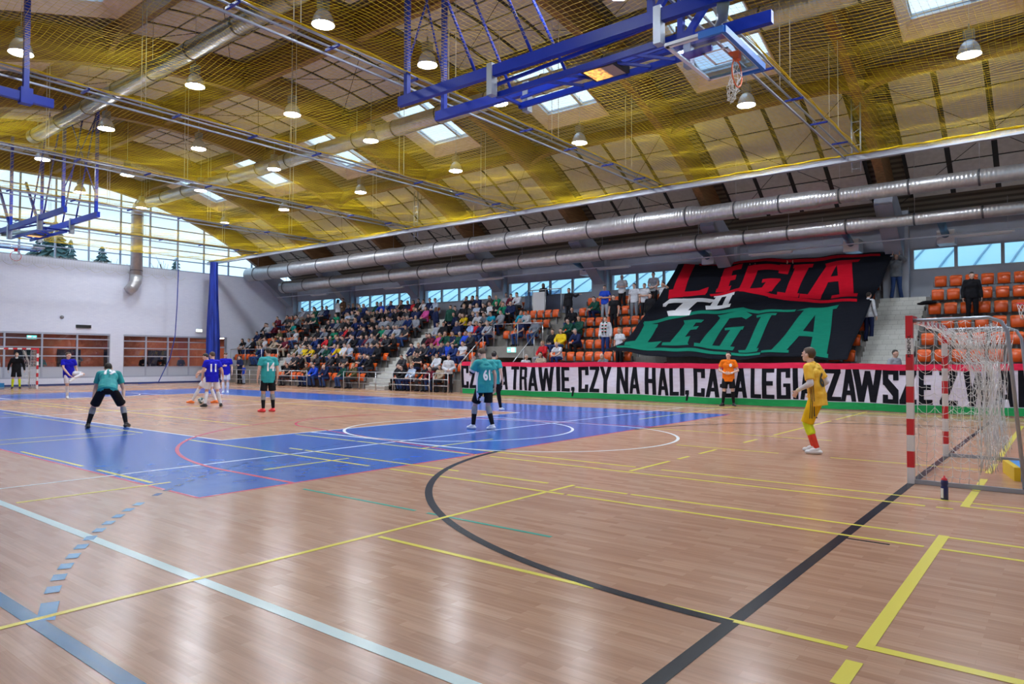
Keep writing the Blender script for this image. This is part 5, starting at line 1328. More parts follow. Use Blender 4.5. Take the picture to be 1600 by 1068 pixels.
def player(P, label, loc, facing, h, shirt, shorts, socks, shoes, hair='dark', skin=M_SKIN2, sleeves=.62, vox=.0105, socktop=None, hairk=1.0, group=None, legs_long=None, sock_from=1.12, extra=None):
    b = MB(); torso(b, P, -.012); head_prims(b, P, True)
    for S_ in 'LR':
        arm(b, P, S_); sd = 1 if S_ == 'L' else -1
        hd = P['ha' + S_]; fw = P.get('hw' + S_, V((0, -1, 0)) if abs(hd.normalized().y) < .8 else V((0, 0, 1)))
        hand(b, P['wr' + S_], hd, None, fw, P['curl'], mirror=sd)
        leg(b, P, S_); foot(b, P, S_)
    body = link('person', remesh(b, vox * .8, 3), skin); tag(body, label, 'person', group)
    s = MB(); torso(s, P, .024, P.get('hem', .155))
    for S_ in 'LR': arm(s, P, S_, .017, sleeves, .012 if sleeves <= 1 else 0)
    sh = link('shirt', remesh(s, vox, 4), shirt, body)
    s = MB(); cap(s, P['pel'] - P['hv'].normalized() * .06, P['pel'] + P['hv'].normalized() * .06, .112, .112)
    for S_ in 'LR': cap(s, P['hi' + S_], P['hi' + S_].lerp(P['kn' + S_], P.get('shl', .84)), .094, .106, cut=True, n=16)
    so = link('shorts', remesh(s, vox, 4), shorts, body)
    if legs_long:
        s = MB()
        for S_ in 'LR': leg(s, P, S_, .006, .7, 1.95)
        link('leggings', remesh(s, vox, 3), legs_long, body)
    s = MB()
    for S_ in 'LR': leg(s, P, S_, .008, sock_from, 1.98)
    link('socks', remesh(s, vox * .9, 3), socks, body)
    if socktop:
        s = MB()
        for S_ in 'LR': leg(s, P, S_, .013, sock_from, sock_from + .06)
        link('sock_band', remesh(s, vox * .9, 2), socktop, body)
    for S_ in 'LR':
        s = MB(); foot(s, P, S_, .010); x_ = link('shoe', remesh(s, vox * .8, 3), shoes, body)
        s = MB(); foot(s, P, S_, 0, True); link('sole', remesh(s, vox * .8, 1), MATS.get('gum_sole') or mat('gum_sole', (.35, .2, .09), .5), x_)
    s = MB(); hair_prims(s, P, False, hairk); link('hair', remesh(s, vox, 2), HAIRS[hair], body)
    c = P['head']; f, sd_, u = basis(P['face'])
    for e in (-1, 1):
        m_ = MB(); m_.sphere(c + f * .084 + sd_ * (.032 * e) + u * .014, .0115, .009, .008, 8, 6); m_.build('eye', mat('eye_dark', (.03, .02, .02), .3), body)
    body.location = loc; d = V(facing); body.rotation_euler = (0, 0, math.atan2(d.x, -d.y)); body.scale = (h / 1.8,) * 3
    return body, sh, so
F2 = V((_F.x, _F.y, 0)).normalized(); R2 = V((_R.x, _R.y, 0)).normalized()
def vd(px):
    C, d = ray(px, 560); f = V((d.x, d.y, 0)).normalized(); return f, V((f.y, -f.x, 0))
def foot_at(px, py): p = on_z(px, py, 0); return (p.x, p.y, 0)
teal = noisy('teal_shirt', (.0, .24, .26), (.02, .36, .37), 5, .6, stretch=(1, 1, .5), bump=.4, bscale=8)
blue = fab('royal_blue', (.012, .012, .50)); blk = fab('black', (.010, .010, .013)); whi = fab('white', (.72, .72, .78)); yel = noisy('yellow_keeper_shirt', (.80, .42, .01), (.92, .56, .05), 9, .55, bump=.4, bscale=8)
yel2 = fab('amber', (.86, .52, .01)); fluo = fab('fluorescent_yellow', (.72, .85, .03)); redf = fab('bright_red', (.85, .07, .04)); org = fab('orange', (.92, .20, .01))
shw = mat('shoe_white', (.75, .77, .8), .4); shk = mat('shoe_black', (.02, .02, .022), .4); sho = mat('shoe_orange', (.9, .2, .03), .4); shr = mat('shoe_red', (.85, .05, .06), .4); grey_band = fab('grey_band', (.30, .31, .33))
NUMW = mat('number_white', (.82, .84, .88), .5); NUMK = mat('number_black', (.02, .02, .02), .5)

# keeper in yellow
P = pose(pel=(0, .02, .93), neck=(0, -.06, 1.46), head=(0, -.12, 1.615), face=(.0, -1, .02), elL=(.235, .0, 1.15), wrL=(.21, -.22, 1.03), haL=(-.1, -.55, -.8), elR=(-.26, .06, 1.17), wrR=(-.24, -.12, 1.0), haR=(.1, -.6, -.6),
         knL=(.12, -.10, .50), anL=(.13, .06, .085), knR=(-.14, -.20, .50), anR=(-.15, -.10, .085), toL=(.1, -1, 0), toR=(-.05, -1, 0), curl=1.1, shl=1.0)
gk, s_, so_ = player(P, 'goalkeeper in yellow shirt and shorts with red socks standing before the near goal', foot_at(1276, 708), -vd(1276)[1] + vd(1276)[0] * .38, 1.80, yel, yel2, redf, shw, 'brown', sleeves=.78, vox=.0085, hairk=1.04, group='players on the court', sock_from=1.30)
for S_ in 'LR':
    m_ = MB(); leg(m_, P, S_, .020, .88, 1.30); link('knee_pad', remesh(m_, .009, 3), fluo, gk)
    m_ = MB(); cap(m_, P['sh' + S_].lerp(P['el' + S_], .86), P['el' + S_], .056, .054); cap(m_, P['el' + S_], P['el' + S_].lerp(P['wr' + S_], .72), .054, .036); link('undershirt_sleeve', remesh(m_, .008, 3), whi, gk)
    m_ = MB(); cap(m_, P['el' + S_].lerp(P['wr' + S_], .8), P['el' + S_].lerp(P['wr' + S_], .98), .036, .032); link('wrist_tape', remesh(m_, .007, 2), fab('tape', (.75, .68, .5)), gk)
for dx in (-.026, 0, .026):
    stripe_on(s_, [(0, .0 + dx, 1.17), (0, .02 + dx, .86)], (1, 0, 0), .011, NUMK, 'side_stripe'); stripe_on(so_, [(0, .02 + dx, .90), (0, .0 + dx, .58)], (1, 0, 0), .011, NUMK, 'side_stripe')
decal(s_, '9', .30, (.03, .1, 1.22), (.5, 1, 0), (0, 0, 1), NUMK, flip=True)
decal(so_, 'NEXBET', .05, (.2, .085, .70), (1, .35, 0), (0, 0, 1), NUMK, 'shorts_lettering', .9, .002) if False else None
# 61, walking away with a hand at his face
P = pose(pel=(0, 0, .95), neck=(0, -.03, 1.49), head=(0, -.12, 1.63), face=(.15, -1, -.75), elL=(.27, -.14, 1.20), wrL=(.17, -.26, 1.43), haL=(-.45, .25, .9), hwL=(.7, -.7, 0), elR=(-.24, .04, 1.18), wrR=(-.27, .0, .92), haR=(0, -.1, -1),
         knL=(.12, -.20, .52), anL=(.15, -.22, .085), toL=(.2, -1, .0), knR=(-.10, -.02, .51), anR=(-.12, .14, .095), toR=(.1, -1, -.1), curl=.5)
p, s_, so_ = player(P, 'player in teal shirt number 61 with a white armband, hand raised to his lowered face', foot_at(757, 671), vd(757)[0] * .84 - vd(757)[1] * .54, 1.82, teal, blk, blk, shw, 'brown', vox=.009, socktop=grey_band, group='players on the court')
decal(s_, '19', .29, (.0, .1, 1.19), (0, 1, 0), (0, 0, 1), NUMW, squeeze=.72, flip=True)
stripe_on(s_, [(0, .0, 1.24), (0, .0, .84)], (1, 0, 0), .055, NUMW, 'side_stripe'); stripe_on(so_, [(0, .0, .88), (0, -.03, .60)], (1, 0, 0), .035, NUMW, 'side_stripe')
m_ = MB(); cap(m_, P['shL'].lerp(P['elL'], .55), P['shL'].lerp(P['elL'], .78), .066, .062); ab = link('armband', remesh(m_, .008, 2), blk, p)
m_ = MB(); cap(m_, P['shL'].lerp(P['elL'], .62), P['shL'].lerp(P['elL'], .70), .070, .067); link('armband_panel', remesh(m_, .008, 1), whi, ab)
# 3, behind him
P = pose(knL=(.10, -.08, .52), anL=(.10, .20, .12), toL=(0, -1, -.3), knR=(-.10, -.14, .52), anR=(-.10, -.30, .085), face=(.4, -1, 0))
p, s_, so_ = player(P, 'player in teal shirt and black leggings walking half hidden behind number 61', foot_at(771, 642), vd(771)[0] + vd(771)[1] * .45, 1.80, teal, blk, blk, shw, 'dark', vox=.012, legs_long=blk, group='players on the court')
decal(s_, '3', .31, (.0, .1, 1.24), (0, 1, 0), (0, 0, 1), NUMW)
# 14
P = pose(face=(.25, -1, -.05), knL=(.12, -.01, .51), anL=(.13, .04, .085), anR=(-.15, .02, .085), knR=(-.13, 0, .51), toR=(.3, -1, 0), toL=(.6, -1, 0))
p, s_, so_ = player(P, 'player in teal shirt number 14 with red shoes standing with his back to us', foot_at(418, 643), vd(418)[0] - vd(418)[1] * .30, 1.88, teal, blk, blk, shr, 'dark', vox=.011, socktop=grey_band, group='players on the court')
decal(s_, '14', .31, (-.02, .1, 1.24), (0, 1, 0), (0, 0, 1), NUMW); stripe_on(so_, [(0, 0, .9), (0, 0, .6)], (1, 0, 0), .03, NUMW, 'side_stripe')
# 11
P = pose(pel=(0, 0, .93), neck=(0, -.05, 1.47), head=(.0, -.11, 1.62), face=(.75, -1, -.45), knL=(.15, -.05, .49), anL=(.20, .05, .085), knR=(-.17, -.06, .49), anR=(-.26, .0, .085), elL=(.27, -.02, 1.14), wrL=(.27, -.12, .90), elR=(-.29, .0, 1.14), wrR=(-.34, -.14, .93), toL=(.9, -1, 0), toR=(-.3, -1, 0))
p, s_, so_ = player(P, 'player in royal blue shirt number 11 standing over the ball, back to us', foot_at(331, 635), vd(331)[0] - vd(331)[1] * .12, 1.82, blue, whi, whi, shk, 'brown', vox=.0115, group='players on the court')
decal(s_, '11', .33, (-.02, .1, 1.22), (0, 1, 0), (0, 0, 1), NUMW)
# the one behind him with orange shoes
P = pose(pel=(0, 0, .92), neck=(0, -.06, 1.45), head=(0, -.12, 1.6), knL=(.12, -.28, .54), anL=(.14, -.50, .10), knR=(-.10, .06, .50), anR=(-.10, .22, .09), toL=(0, -1, .1), face=(0, -1, -.5), elR=(-.30, -.1, 1.16), wrR=(-.30, -.38, 1.12), elL=(.3, -.05, 1.14), wrL=(.34, -.3, 1.05))
p, s_, so_ = player(P, 'blue-shirted player with orange shoes stepping to the ball, hidden behind number 11', foot_at(326, 630), -vd(326)[1] + vd(326)[0] * .2, 1.80, blue, whi, whi, sho, 'dark', vox=.012, group='players on the court')
# facing player
P = pose(face=(.25, -1, -.5), elR=(-.27, .0, 1.17), wrR=(-.10, -.22, 1.20), haR=(.9, -.3, .1), hwR=(0, 0, 1), anL=(.09, .0, .085), anR=(-.08, -.05, .085), knL=(.10, -.03, .51), knR=(-.09, -.05, .51))
p, s_, so_ = player(P, 'blue-shirted player facing us and looking down, right hand on his chest', foot_at(352, 614), -vd(352)[0] - vd(352)[1] * .05, 1.84, blue, whi, whi, shw, 'brown', vox=.012, group='players on the court')
# 19 bent over
P = pose(pel=(0, .10, .86), neck=(.03, -.34, 1.25), head=(.06, -.46, 1.32), face=(.1, -1, -.5), hem=.05, sv=(1, .05, 0), knL=(.30, -.16, .46), anL=(.38, -.02, .085), knR=(-.28, -.16, .46), anR=(-.36, -.02, .085), toL=(.3, -1, 0), toR=(-.3, -1, 0),
         elL=(.30, -.36, .85), wrL=(.32, -.24, .60), haL=(0, -.3, -1), elR=(-.26, -.40, .85), wrR=(-.28, -.26, .60), haR=(0, -.3, -1))
p, s_, so_ = player(P, 'player in teal shirt number 19 bent over with both hands on his knees', foot_at(168, 668), vd(168)[0] + vd(168)[1] * .12, 1.78, teal, blk, blk, shk, 'dark', vox=.0115, socktop=grey_band, group='players on the court')
decal(s_, '19', .27, (.01, -.19, 1.22), (0, .75, .66), (0, -.66, .75), NUMW, squeeze=.95); stripe_on(so_, [(-.1, -.0, .85), (-.2, -.08, .62)], (-1, .2, 0), .03, NUMW, 'side_stripe')
# stretching player
P = pose(pel=(0, .02, .97), neck=(-.03, -.03, 1.50), head=(-.04, -.07, 1.655), face=(.55, -1, -.1), knR=(-.05, -.02, .52), anR=(-.04, .02, .085), toR=(0, -1, 0), knL=(.40, -.30, .94), anL=(.05, -.36, .80), toL=(-.8, -.3, -.4), elR=(-.22, -.12, 1.18), wrR=(-.06, -.34, .90), haR=(.7, -.3, -.5), elL=(.24, .02, 1.18), wrL=(.26, -.12, .98))
p, s_, so_ = player(P, 'blue-shirted player balancing on one leg and pulling up his other foot', foot_at(107, 623), -vd(107)[0] + vd(107)[1] * .25, 1.80, blue, whi, whi, shw, 'brown', vox=.012, group='players on the court')
# far keeper in black
P = pose(anL=(.15, .02, .085), anR=(-.15, .02, .085), knL=(.13, -.02, .51), knR=(-.13, -.02, .51), elL=(.30, .03, 1.18), wrL=(.33, -.04, .93), elR=(-.30, .03, 1.18), wrR=(-.33, -.04, .93))
p, s_, so_ = player(P, 'goalkeeper in long-sleeved black shirt and yellow socks before the far goal', foot_at(25, 607), -vd(25)[0], 1.86, blk, blk, fluo, shk, 'fair', sleeves=1.95, vox=.013, group='players on the court')
m_ = MB(); cap(m_, P['neck'] + V((0, -.01, .0)), P['neck'] + V((0, -.01, .02)), .072, .068); link('collar', remesh(m_, .01, 1), whi, p)
# referee
P = pose(face=(-.55, -1, -.02), elL=(.30, .02, 1.17), wrL=(.08, -.20, 1.08), haL=(-.9, -.25, -.1), hwL=(0, 0, 1), elR=(-.29, .03, 1.18), wrR=(-.12, -.19, 1.09), haR=(.9, -.3, -.1), hwR=(0, 0, 1), anL=(.16, .03, .085), anR=(-.18, .02, .085), knL=(.13, -.02, .51), knR=(-.14, -.02, .51), toR=(-.6, -1, 0), toL=(.3, -1, 0), curl=1.3)
p, s_, so_ = player(P, 'referee in orange shirt and black shorts standing in front of the text banner', (*on_y(1138, 560, 12.95)[:1], 12.95, 0), -vd(1138)[0], 1.83, org, blk, blk, shk, 'dark', vox=.0105)
decal(s_, 'O', .10, (.07, -.1, 1.34), (0, -1, 0), (0, 0, 1), NUMW, 'chest_badge', .8, .02)
m_ = MB(); cap(m_, P['elL'].lerp(P['wrL'], .86), P['elL'].lerp(P['wrL'], .93), .034, .034); link('wristwatch', remesh(m_, .006, 1), whi, p)
# ball
t = thing('futsal_ball', 'white and teal patterned ball on the floor at the feet of number 11', 'ball', (*foot_at(314, 630)[:2], .105))
def ballmat():
    m = mat('ball_skin', (.7, .75, .75), .35); n, l, b_ = nodes(m); tc = N(m, 'ShaderNodeTexCoord'); vo = N(m, 'ShaderNodeTexVoronoi'); vo.inputs['Scale'].default_value = 11; l.new(tc.outputs['Object'], vo.inputs['Vector'])
    r = ramp(m, [(.0, (.03, .07, .09)), (.32, (.05, .25, .27)), (.42, (.72, .76, .76)), (1, (.75, .78, .78))]); r.color_ramp.interpolation = 'CONSTANT'; l.new(vo.outputs['Distance'], r.inputs[0]); l.new(r.outputs[0], b_.inputs['Base Color']); return m
MB().sphere((0, 0, 0), .105, n=24, m=16).build('ball_skin', ballmat(), t)
# ---------------------------------------------------------------- the crowd
def seated(**k):
    d = dict(pel=(0, .0, .53), neck=(0, .06, 1.07), head=(0, .0, 1.235), knL=(.12, -.42, .53), anL=(.13, -.30, .09), knR=(-.12, -.42, .53), anR=(-.13, -.30, .09), elL=(.26, -.06, .80), wrL=(.12, -.28, .66), haL=(-.5, -.7, -.2),
             elR=(-.26, -.06, .80), wrR=(-.12, -.28, .66), haR=(.5, -.7, -.2), hwL=(0, -.3, 1), hwR=(0, -.3, 1), curl=.8); d.update(k); return pose(**d)
POSES = {
 'sit_lap': seated(), 
 'sit_lean': seated(neck=(0, -.14, 1.02), head=(0, -.25, 1.16), face=(0, -1, -.15), elL=(.22, -.34, .72), wrL=(.06, -.50, .62), elR=(-.22, -.34, .72), wrR=(-.06, -.50, .62), haL=(-.4, -.8, .1), haR=(.4, -.8, .1)),
 'sit_folded': seated(elL=(.27, -.02, .82), wrL=(-.05, -.20, .84), haL=(-1, 0, .1), elR=(-.27, -.02, .82), wrR=(.05, -.24, .82), haR=(1, 0, .1), face=(.3, -1, 0)),
 'sit_hand_up': seated(face=(-.35, -1, -.05), elR=(-.20, -.28, .74), wrR=(-.05, -.16, 1.02), haR=(.1, .3, .9), neck=(0, 0, 1.06), head=(0, -.07, 1.225)),
 'sit_legs_wide': seated(knL=(.24, -.38, .53), anL=(.22, -.28, .09), knR=(-.22, -.40, .53), anR=(-.24, -.28, .09), face=(.4, -1, .05), elL=(.30, -.1, .80), wrL=(.24, -.34, .62), elR=(-.30, -.1, .80), wrR=(-.2, -.36, .62), haL=(0, -1, -.2), haR=(0, -1, -.2)),
 'stand_down': pose(), 
 'stand_folded': pose(elL=(.28, .0, 1.20), wrL=(-.03, -.17, 1.20), haL=(-1, 0, .15), hwL=(0, 0, 1), elR=(-.28, .0, 1.20), wrR=(.03, -.21, 1.17), haR=(1, 0, .1), hwR=(0, 0, 1), anL=(.15, .03, .085), anR=(-.15, .03, .085)),
 'stand_belly': pose(elL=(.28, .02, 1.18), wrL=(.07, -.18, 1.06), haL=(-.9, -.2, -.1), hwL=(0, 0, 1), elR=(-.28, .02, 1.18), wrR=(-.07, -.18, 1.06), haR=(.9, -.2, -.1), hwR=(0, 0, 1), anL=(.14, .03, .085), anR=(-.14, .03, .085)),
 'stand_arm_out': pose(elL=(.40, .0, 1.36), wrL=(.62, -.05, 1.44), haL=(1, 0, .1), anL=(.15, .03, .085), anR=(-.15, .03, .085)),
 'stand_hold_up': pose(elL=(.30, -.12, 1.50), wrL=(.12, -.28, 1.68), haL=(-.2, -.3, .9), elR=(-.30, -.12, 1.50), wrR=(-.12, -.28, 1.68), haR=(.2, -.3, .9), anL=(.17, .03, .085), anR=(-.17, .03, .085), face=(-.5, -1, .1)),
}
ARCH = {}
def arche(name):
    if name in ARCH: return ARCH[name]
    P = POSES[name]; vx = .0165; A = {}
    b = MB(); torso(b, P, -.012); head_prims(b, P, False)
    for S_ in 'LR':
        arm(b, P, S_); hand(b, P['wr' + S_], P['ha' + S_], None, P.get('hw' + S_, V((0, -1, 0))), P['curl'], 1.35, mirror=1 if S_ == 'L' else -1); leg(b, P, S_); foot(b, P, S_)
    A['body'] = remesh(b, vx * .9, 2)
    for nm, up in (('long', 1.92), ('tee', .62)):
        s = MB(); torso(s, P, .028 if nm == 'long' else .022, .08)
        for S_ in 'LR': arm(s, P, S_, .024 if nm == 'long' else .017, up, .004 if nm == 'long' else .012)
        if nm == 'long': cap(s, P['neck'] - V((0, 0, .01)), P['neck'] + V((0, 0, .035)), .078, .070)
        A[nm] = remesh(s, vx, 3)
    s = MB(); cap(s, P['pel'] - V((.06, 0, 0)), P['pel'] + V((.06, 0, 0)), .112, .112)
    for S_ in 'LR': leg(s, P, S_, .016, 0, 1.93, .02)
    A['trousers'] = remesh(s, vx, 3)
    s = MB()
    for S_ in 'LR': foot(s, P, S_, .012)
    A['shoes'] = remesh(s, vx, 1)
    for nm, lg in (('hair', False), ('hair_long', True)):
        s = MB(); hair_prims(s, P, lg); A[nm] = remesh(s, vx, 2)
    ARCH[name] = A; return A
COLS = {'black': (.014, .014, .018), 'charcoal': (.045, .045, .055), 'navy': (.014, .022, .075), 'dark blue': (.02, .04, .16), 'royal blue': (.02, .07, .55), 'light blue': (.30, .42, .70), 'pale blue': (.42, .50, .66), 'white': (.62, .64, .70), 'grey': (.20, .22, .26), 'light grey': (.36, .38, .44),
        'green': (.01, .22, .12), 'dark green': (.012, .07, .05), 'teal': (.01, .32, .30), 'red': (.55, .02, .03), 'maroon': (.13, .015, .03), 'pink': (.60, .08, .30), 'yellow': (.80, .55, .02), 'brown': (.12, .065, .035), 'beige': (.42, .34, .26), 'cyan': (.02, .42, .62), 'olive': (.10, .09, .04), 'mustard': (.45, .25, .03), 'blue denim': (.035, .07, .20)}
def cf(c): return fab(c.replace(' ', '_') + '_cloth', COLS[c])
def first_use(me, m):
    if not me.materials: me.materials.append(m)
def member(nm, me, m, parent=None):
    first_use(me, m); o = bpy.data.objects.new(nm, me); COL.objects.link(o)
    if parent: o.parent = parent
    o.material_slots[0].link = 'OBJECT'; o.material_slots[0].material = m
    return o
def spectator(ps, loc, rz, h, top, kind, legs, hair, long, label, group, skin=None, shoes='black'):
    A = arche(ps)
    o = member('person', A['body'], skin or (M_SKIN if rnd_c.random() < .5 else M_SKIN2)); tag(o, label, 'person', group)
    member('jacket' if kind == 'long' else 'shirt', A[kind], cf(top), o); member('trousers', A['trousers'], cf(legs), o); member('shoes', A['shoes'], cf(shoes), o)
    if hair != 'bald': member('hair', A['hair_long' if long else 'hair'], HAIRS[hair], o)
    o.location = loc; o.rotation_euler = (0, 0, rz); o.scale = (h,) * 3
    return o
rnd_c = random.Random(11)
FI = (1 / (1 + 0))
def proj(p):
    d = V(p) - CAM; z = d.dot(_F); return 800 + FOC * d.dot(_R) / z, 534 - FOC * d.dot(_U) / z
# who sits where: head position in the photograph and clothing, matched to the nearest seat
KNOWN = [
 (475, 541, 'yellow', 'long', 'blue denim', 'brown', 1, 'sit_lap'), (495, 545, 'yellow', 'tee', 'navy', 'fair', 0, 'sit_lean'), (534, 541, 'yellow', 'long', 'black', 'brown', 1, 'sit_hand_up'), (543, 542, 'white', 'long', 'black', 'brown', 0, 'sit_lap'),
 (522, 541, 'royal blue', 'tee', 'blue denim', 'grey', 0, 'sit_legs_wide'), (599, 512, 'green', 'tee', 'black', 'dark', 0, 'sit_legs_wide'), (625, 508, 'light grey', 'long', 'blue denim', 'grey', 0, 'sit_lean'), (538, 514, 'red', 'long', 'charcoal', 'dark', 0, 'sit_lap'),
 (454, 530, 'maroon', 'tee', 'beige', 'brown', 0, 'sit_legs_wide'), (472, 516, 'white', 'tee', 'blue denim', 'brown', 0, 'sit_legs_wide'), (495, 573, 'royal blue', 'long', 'blue denim', 'brown', 0, 'sit_lean'), (512, 514, 'grey', 'long', 'navy', 'bald', 0, 'sit_lean'),
 (459, 506, 'teal', 'tee', 'light grey', 'brown', 0, 'sit_hand_up'), (415, 530, 'white', 'tee', 'navy', 'dark', 0, 'sit_lap'), (427, 532, 'black', 'long', 'black', 'dark', 1, 'sit_lap'), (438, 527, 'black', 'tee', 'black', 'brown', 0, 'sit_folded'), (447, 531, 'beige', 'long', 'black', 'fair', 1, 'sit_lean'),
 (449, 492, 'charcoal', 'long', 'blue denim', 'dark', 0, 'sit_hand_up'), (461, 492, 'black', 'long', 'black', 'brown', 0, 'sit_lap'), (471, 490, 'grey', 'long', 'black', 'dark', 0, 'sit_lean'), (480, 494, 'black', 'long', 'black', 'dark', 0, 'sit_lap'), (488, 482, 'white', 'tee', 'navy', 'dark', 0, 'sit_lap'), (497, 482, 'dark green', 'long', 'black', 'dark', 0, 'sit_lean'), (508, 478, 'navy', 'long', 'black', 'dark', 0, 'sit_lap'), (521, 476, 'grey', 'long', 'blue denim', 'brown', 0, 'sit_lap'),
 (731, 491, 'yellow', 'tee', 'navy', 'brown', 1, 'sit_lean'), (735, 505, 'light blue', 'long', 'navy', 'bald', 0, 'sit_lap'), (702, 534, 'royal blue', 'long', 'black', 'brown', 0, 'sit_lap'), (645, 505, 'dark blue', 'long', 'blue denim', 'grey', 0, 'sit_lean'),
 (776, 483, 'cyan', 'tee', 'black', 'dark', 0, 'sit_lean'), (767, 473, 'white', 'long', 'charcoal', 'brown', 0, 'sit_lap'), (785, 468, 'green', 'long', 'black', 'dark', 0, 'sit_hand_up'), (803, 459, 'maroon', 'long', 'blue denim', 'dark', 0, 'sit_lean'), (797, 473, 'navy', 'long', 'black', 'dark', 0, 'sit_lap'),
 (815, 485, 'cyan', 'long', 'yellow', 'dark', 0, 'sit_hand_up'), (828, 484, 'white', 'long', 'navy', 'dark', 0, 'sit_lean'), (817, 503, 'navy', 'tee', 'blue denim', 'grey', 0, 'sit_lap'), (831, 508, 'grey', 'long', 'blue denim', 'brown', 0, 'sit_lap'), (766, 502, 'light grey', 'long', 'navy', 'grey', 0, 'sit_lean'),
 (696, 461, 'pale blue', 'long', 'navy', 'brown', 0, 'sit_lap'), (672, 466, 'navy', 'long', 'charcoal', 'dark', 0, 'sit_lap'), (664, 480, 'pink', 'long', 'charcoal', 'brown', 1, 'sit_lap'), (660, 468, 'white', 'tee', 'black', 'brown', 0, 'sit_hand_up'), (647, 469, 'red', 'long', 'black', 'dark', 1, 'sit_lap'),
 (698, 505, 'black', 'long', 'mustard', 'dark', 0, 'sit_lap'), (723, 519, 'dark green', 'long', 'black', 'grey', 0, 'sit_lap'), (740, 517, 'charcoal', 'long', 'charcoal', 'fair', 0, 'sit_lean'), (687, 557, 'white', 'long', 'charcoal', 'dark', 1, 'sit_lap'), (727, 547, 'white', 'tee', 'dark blue', 'brown', 0, 'sit_lap'),
 (621, 572, 'black', 'long', 'black', 'dark', 1, 'sit_lap'), (632, 572, 'black', 'long', 'blue denim', 'dark', 0, 'sit_lean'), (643, 573, 'pale blue', 'long', 'navy', 'fair', 0, 'sit_lap'), (635, 554, 'charcoal', 'long', 'black', 'brown', 0, 'sit_lean'), (680, 572, 'maroon', 'long', 'blue denim', 'dark', 0, 'sit_lean'), (684, 578, 'beige', 'long', 'black', 'dark', 1, 'sit_lap'),
 (719, 462, 'black', 'long', 'black', 'dark', 0, 'sit_hand_up'), (740, 460, 'black', 'long', 'charcoal', 'dark', 0, 'sit_hand_up'), (720, 477, 'black', 'long', 'black', 'fair', 0, 'sit_lap'), (738, 476, 'charcoal', 'long', 'black', 'grey', 0, 'sit_lap'), (752, 476, 'black', 'long', 'blue denim', 'dark', 0, 'sit_folded'), (718, 505, 'navy', 'long', 'mustard', 'grey', 0, 'sit_lap'), (748, 495, 'white', 'long', 'charcoal', 'fair', 0, 'sit_lean'),
 (881, 484, 'black', 'long', 'blue denim', 'dark', 0, 'sit_legs_wide'), (889, 496, 'dark green', 'long', 'black', 'dark', 0, 'sit_lean'), (906, 496, 'dark green', 'long', 'black', 'brown', 1, 'sit_lap'), (880, 517, 'yellow', 'long', 'blue denim', 'brown', 1, 'sit_lap'), (903, 512, 'navy', 'long', 'black', 'grey', 0, 'sit_lean'),
 (846, 522, 'red', 'long', 'light grey', 'fair', 0, 'sit_lap'), (860, 518, 'black', 'long', 'blue denim', 'brown', 0, 'sit_lap'), (875, 534, 'white', 'tee', 'dark blue', 'bald', 0, 'sit_lean'), (847, 550, 'beige', 'tee', 'black', 'dark', 1, 'sit_lap'), (929, 462, 'dark green', 'long', 'navy', 'dark', 0, 'sit_lean'), (947, 560, 'grey', 'long', 'black', 'bald', 0, 'sit_lean')]
taken = {}
heads = {k: proj((x, y - .20, z + 1.235 * .98)) for k, (x, y, z, n) in slots.items()}
for (px, py, top, kind, legs, hair, lg, ps) in KNOWN:
    best = min((k for k in slots if k not in taken), key=lambda k: (heads[k][0] - px) ** 2 + 1.6 * (heads[k][1] - py) ** 2)
    taken[best] = (top, kind, legs, hair, lg, ps)
dens = {'far left block': {2: .35, 3: .7, 4: .3, 5: .35, 6: .6, 7: .35}, 'left block': {0: .30, 1: .60, 2: .74, 3: .95, 4: .92, 5: .95, 6: .9, 7: .72}, 'middle block': {0: .15, 1: .35, 2: .6, 3: .75, 4: .8, 5: .8, 6: .8, 7: .75}, 'centre block': {7: .0, 6: .0, 5: 0}}
tops = ['black'] * 12 + ['charcoal'] * 6 + ['navy'] * 8 + ['grey'] * 3 + ['light grey'] * 2 + ['dark green'] * 2 + ['dark blue'] * 2 + ['white', 'green', 'maroon', 'brown', 'red', 'olive', 'pale blue', 'royal blue', 'pink']
for k, (x, y, z, n) in slots.items():
    if k in taken: continue
    bn, r_, i = k
    q = dens.get(bn, {}).get(r_, 0)
    if rnd_c.random() < q:
        near = [heads[k][0] - a[0] for a in KNOWN if abs(a[0] - heads[k][0]) < 4 and abs(a[1] - heads[k][1]) < 6]
        if near and rnd_c.random() < .7: continue
        taken[k] = (rnd_c.choice(tops), 'long' if rnd_c.random() < .82 else 'tee', rnd_c.choice(['black', 'black', 'charcoal', 'navy', 'blue denim', 'blue denim', 'beige']), rnd_c.choice(['dark', 'dark', 'dark', 'brown', 'brown', 'grey', 'fair', 'bald']), rnd_c.random() < .22, rnd_c.choice(['sit_lap', 'sit_lean', 'sit_folded', 'sit_hand_up', 'sit_legs_wide', 'sit_lap', 'sit_lean']))
PLACE = {'far left block': 'far left block', 'left block': 'big left block', 'middle block': 'block left of the passage', 'block over the passage': 'block over the passage', 'centre block': 'block right of the passage', 'strip beside the big flag': 'strip right of the big flag', 'right block': 'block right of the aisle'}
def seatlabel(k):
    bn, r_, i = k
    return '%s row, %s seat from left, %s' % (ROWN[r_], ordn[i], PLACE[bn])
for k, (top, kind, legs, hair, lg, ps) in taken.items():
    x, y, z, n = slots[k]; sc = .96 + rnd_c.random() * .07
    if 'bald' == hair: lg = 0
    lb = '%s %s, %s, %s' % (top, 'jacket' if kind == 'long' else 'shirt', (hair + ' hair') if hair != 'bald' else 'bald', seatlabel(k))
    spectator(ps, (x + rnd_c.uniform(-.03, .03), y - .22, z), R(rnd_c.uniform(-14, 14)), sc, top, kind, legs, hair, lg, lb, 'spectators seated in the stand')
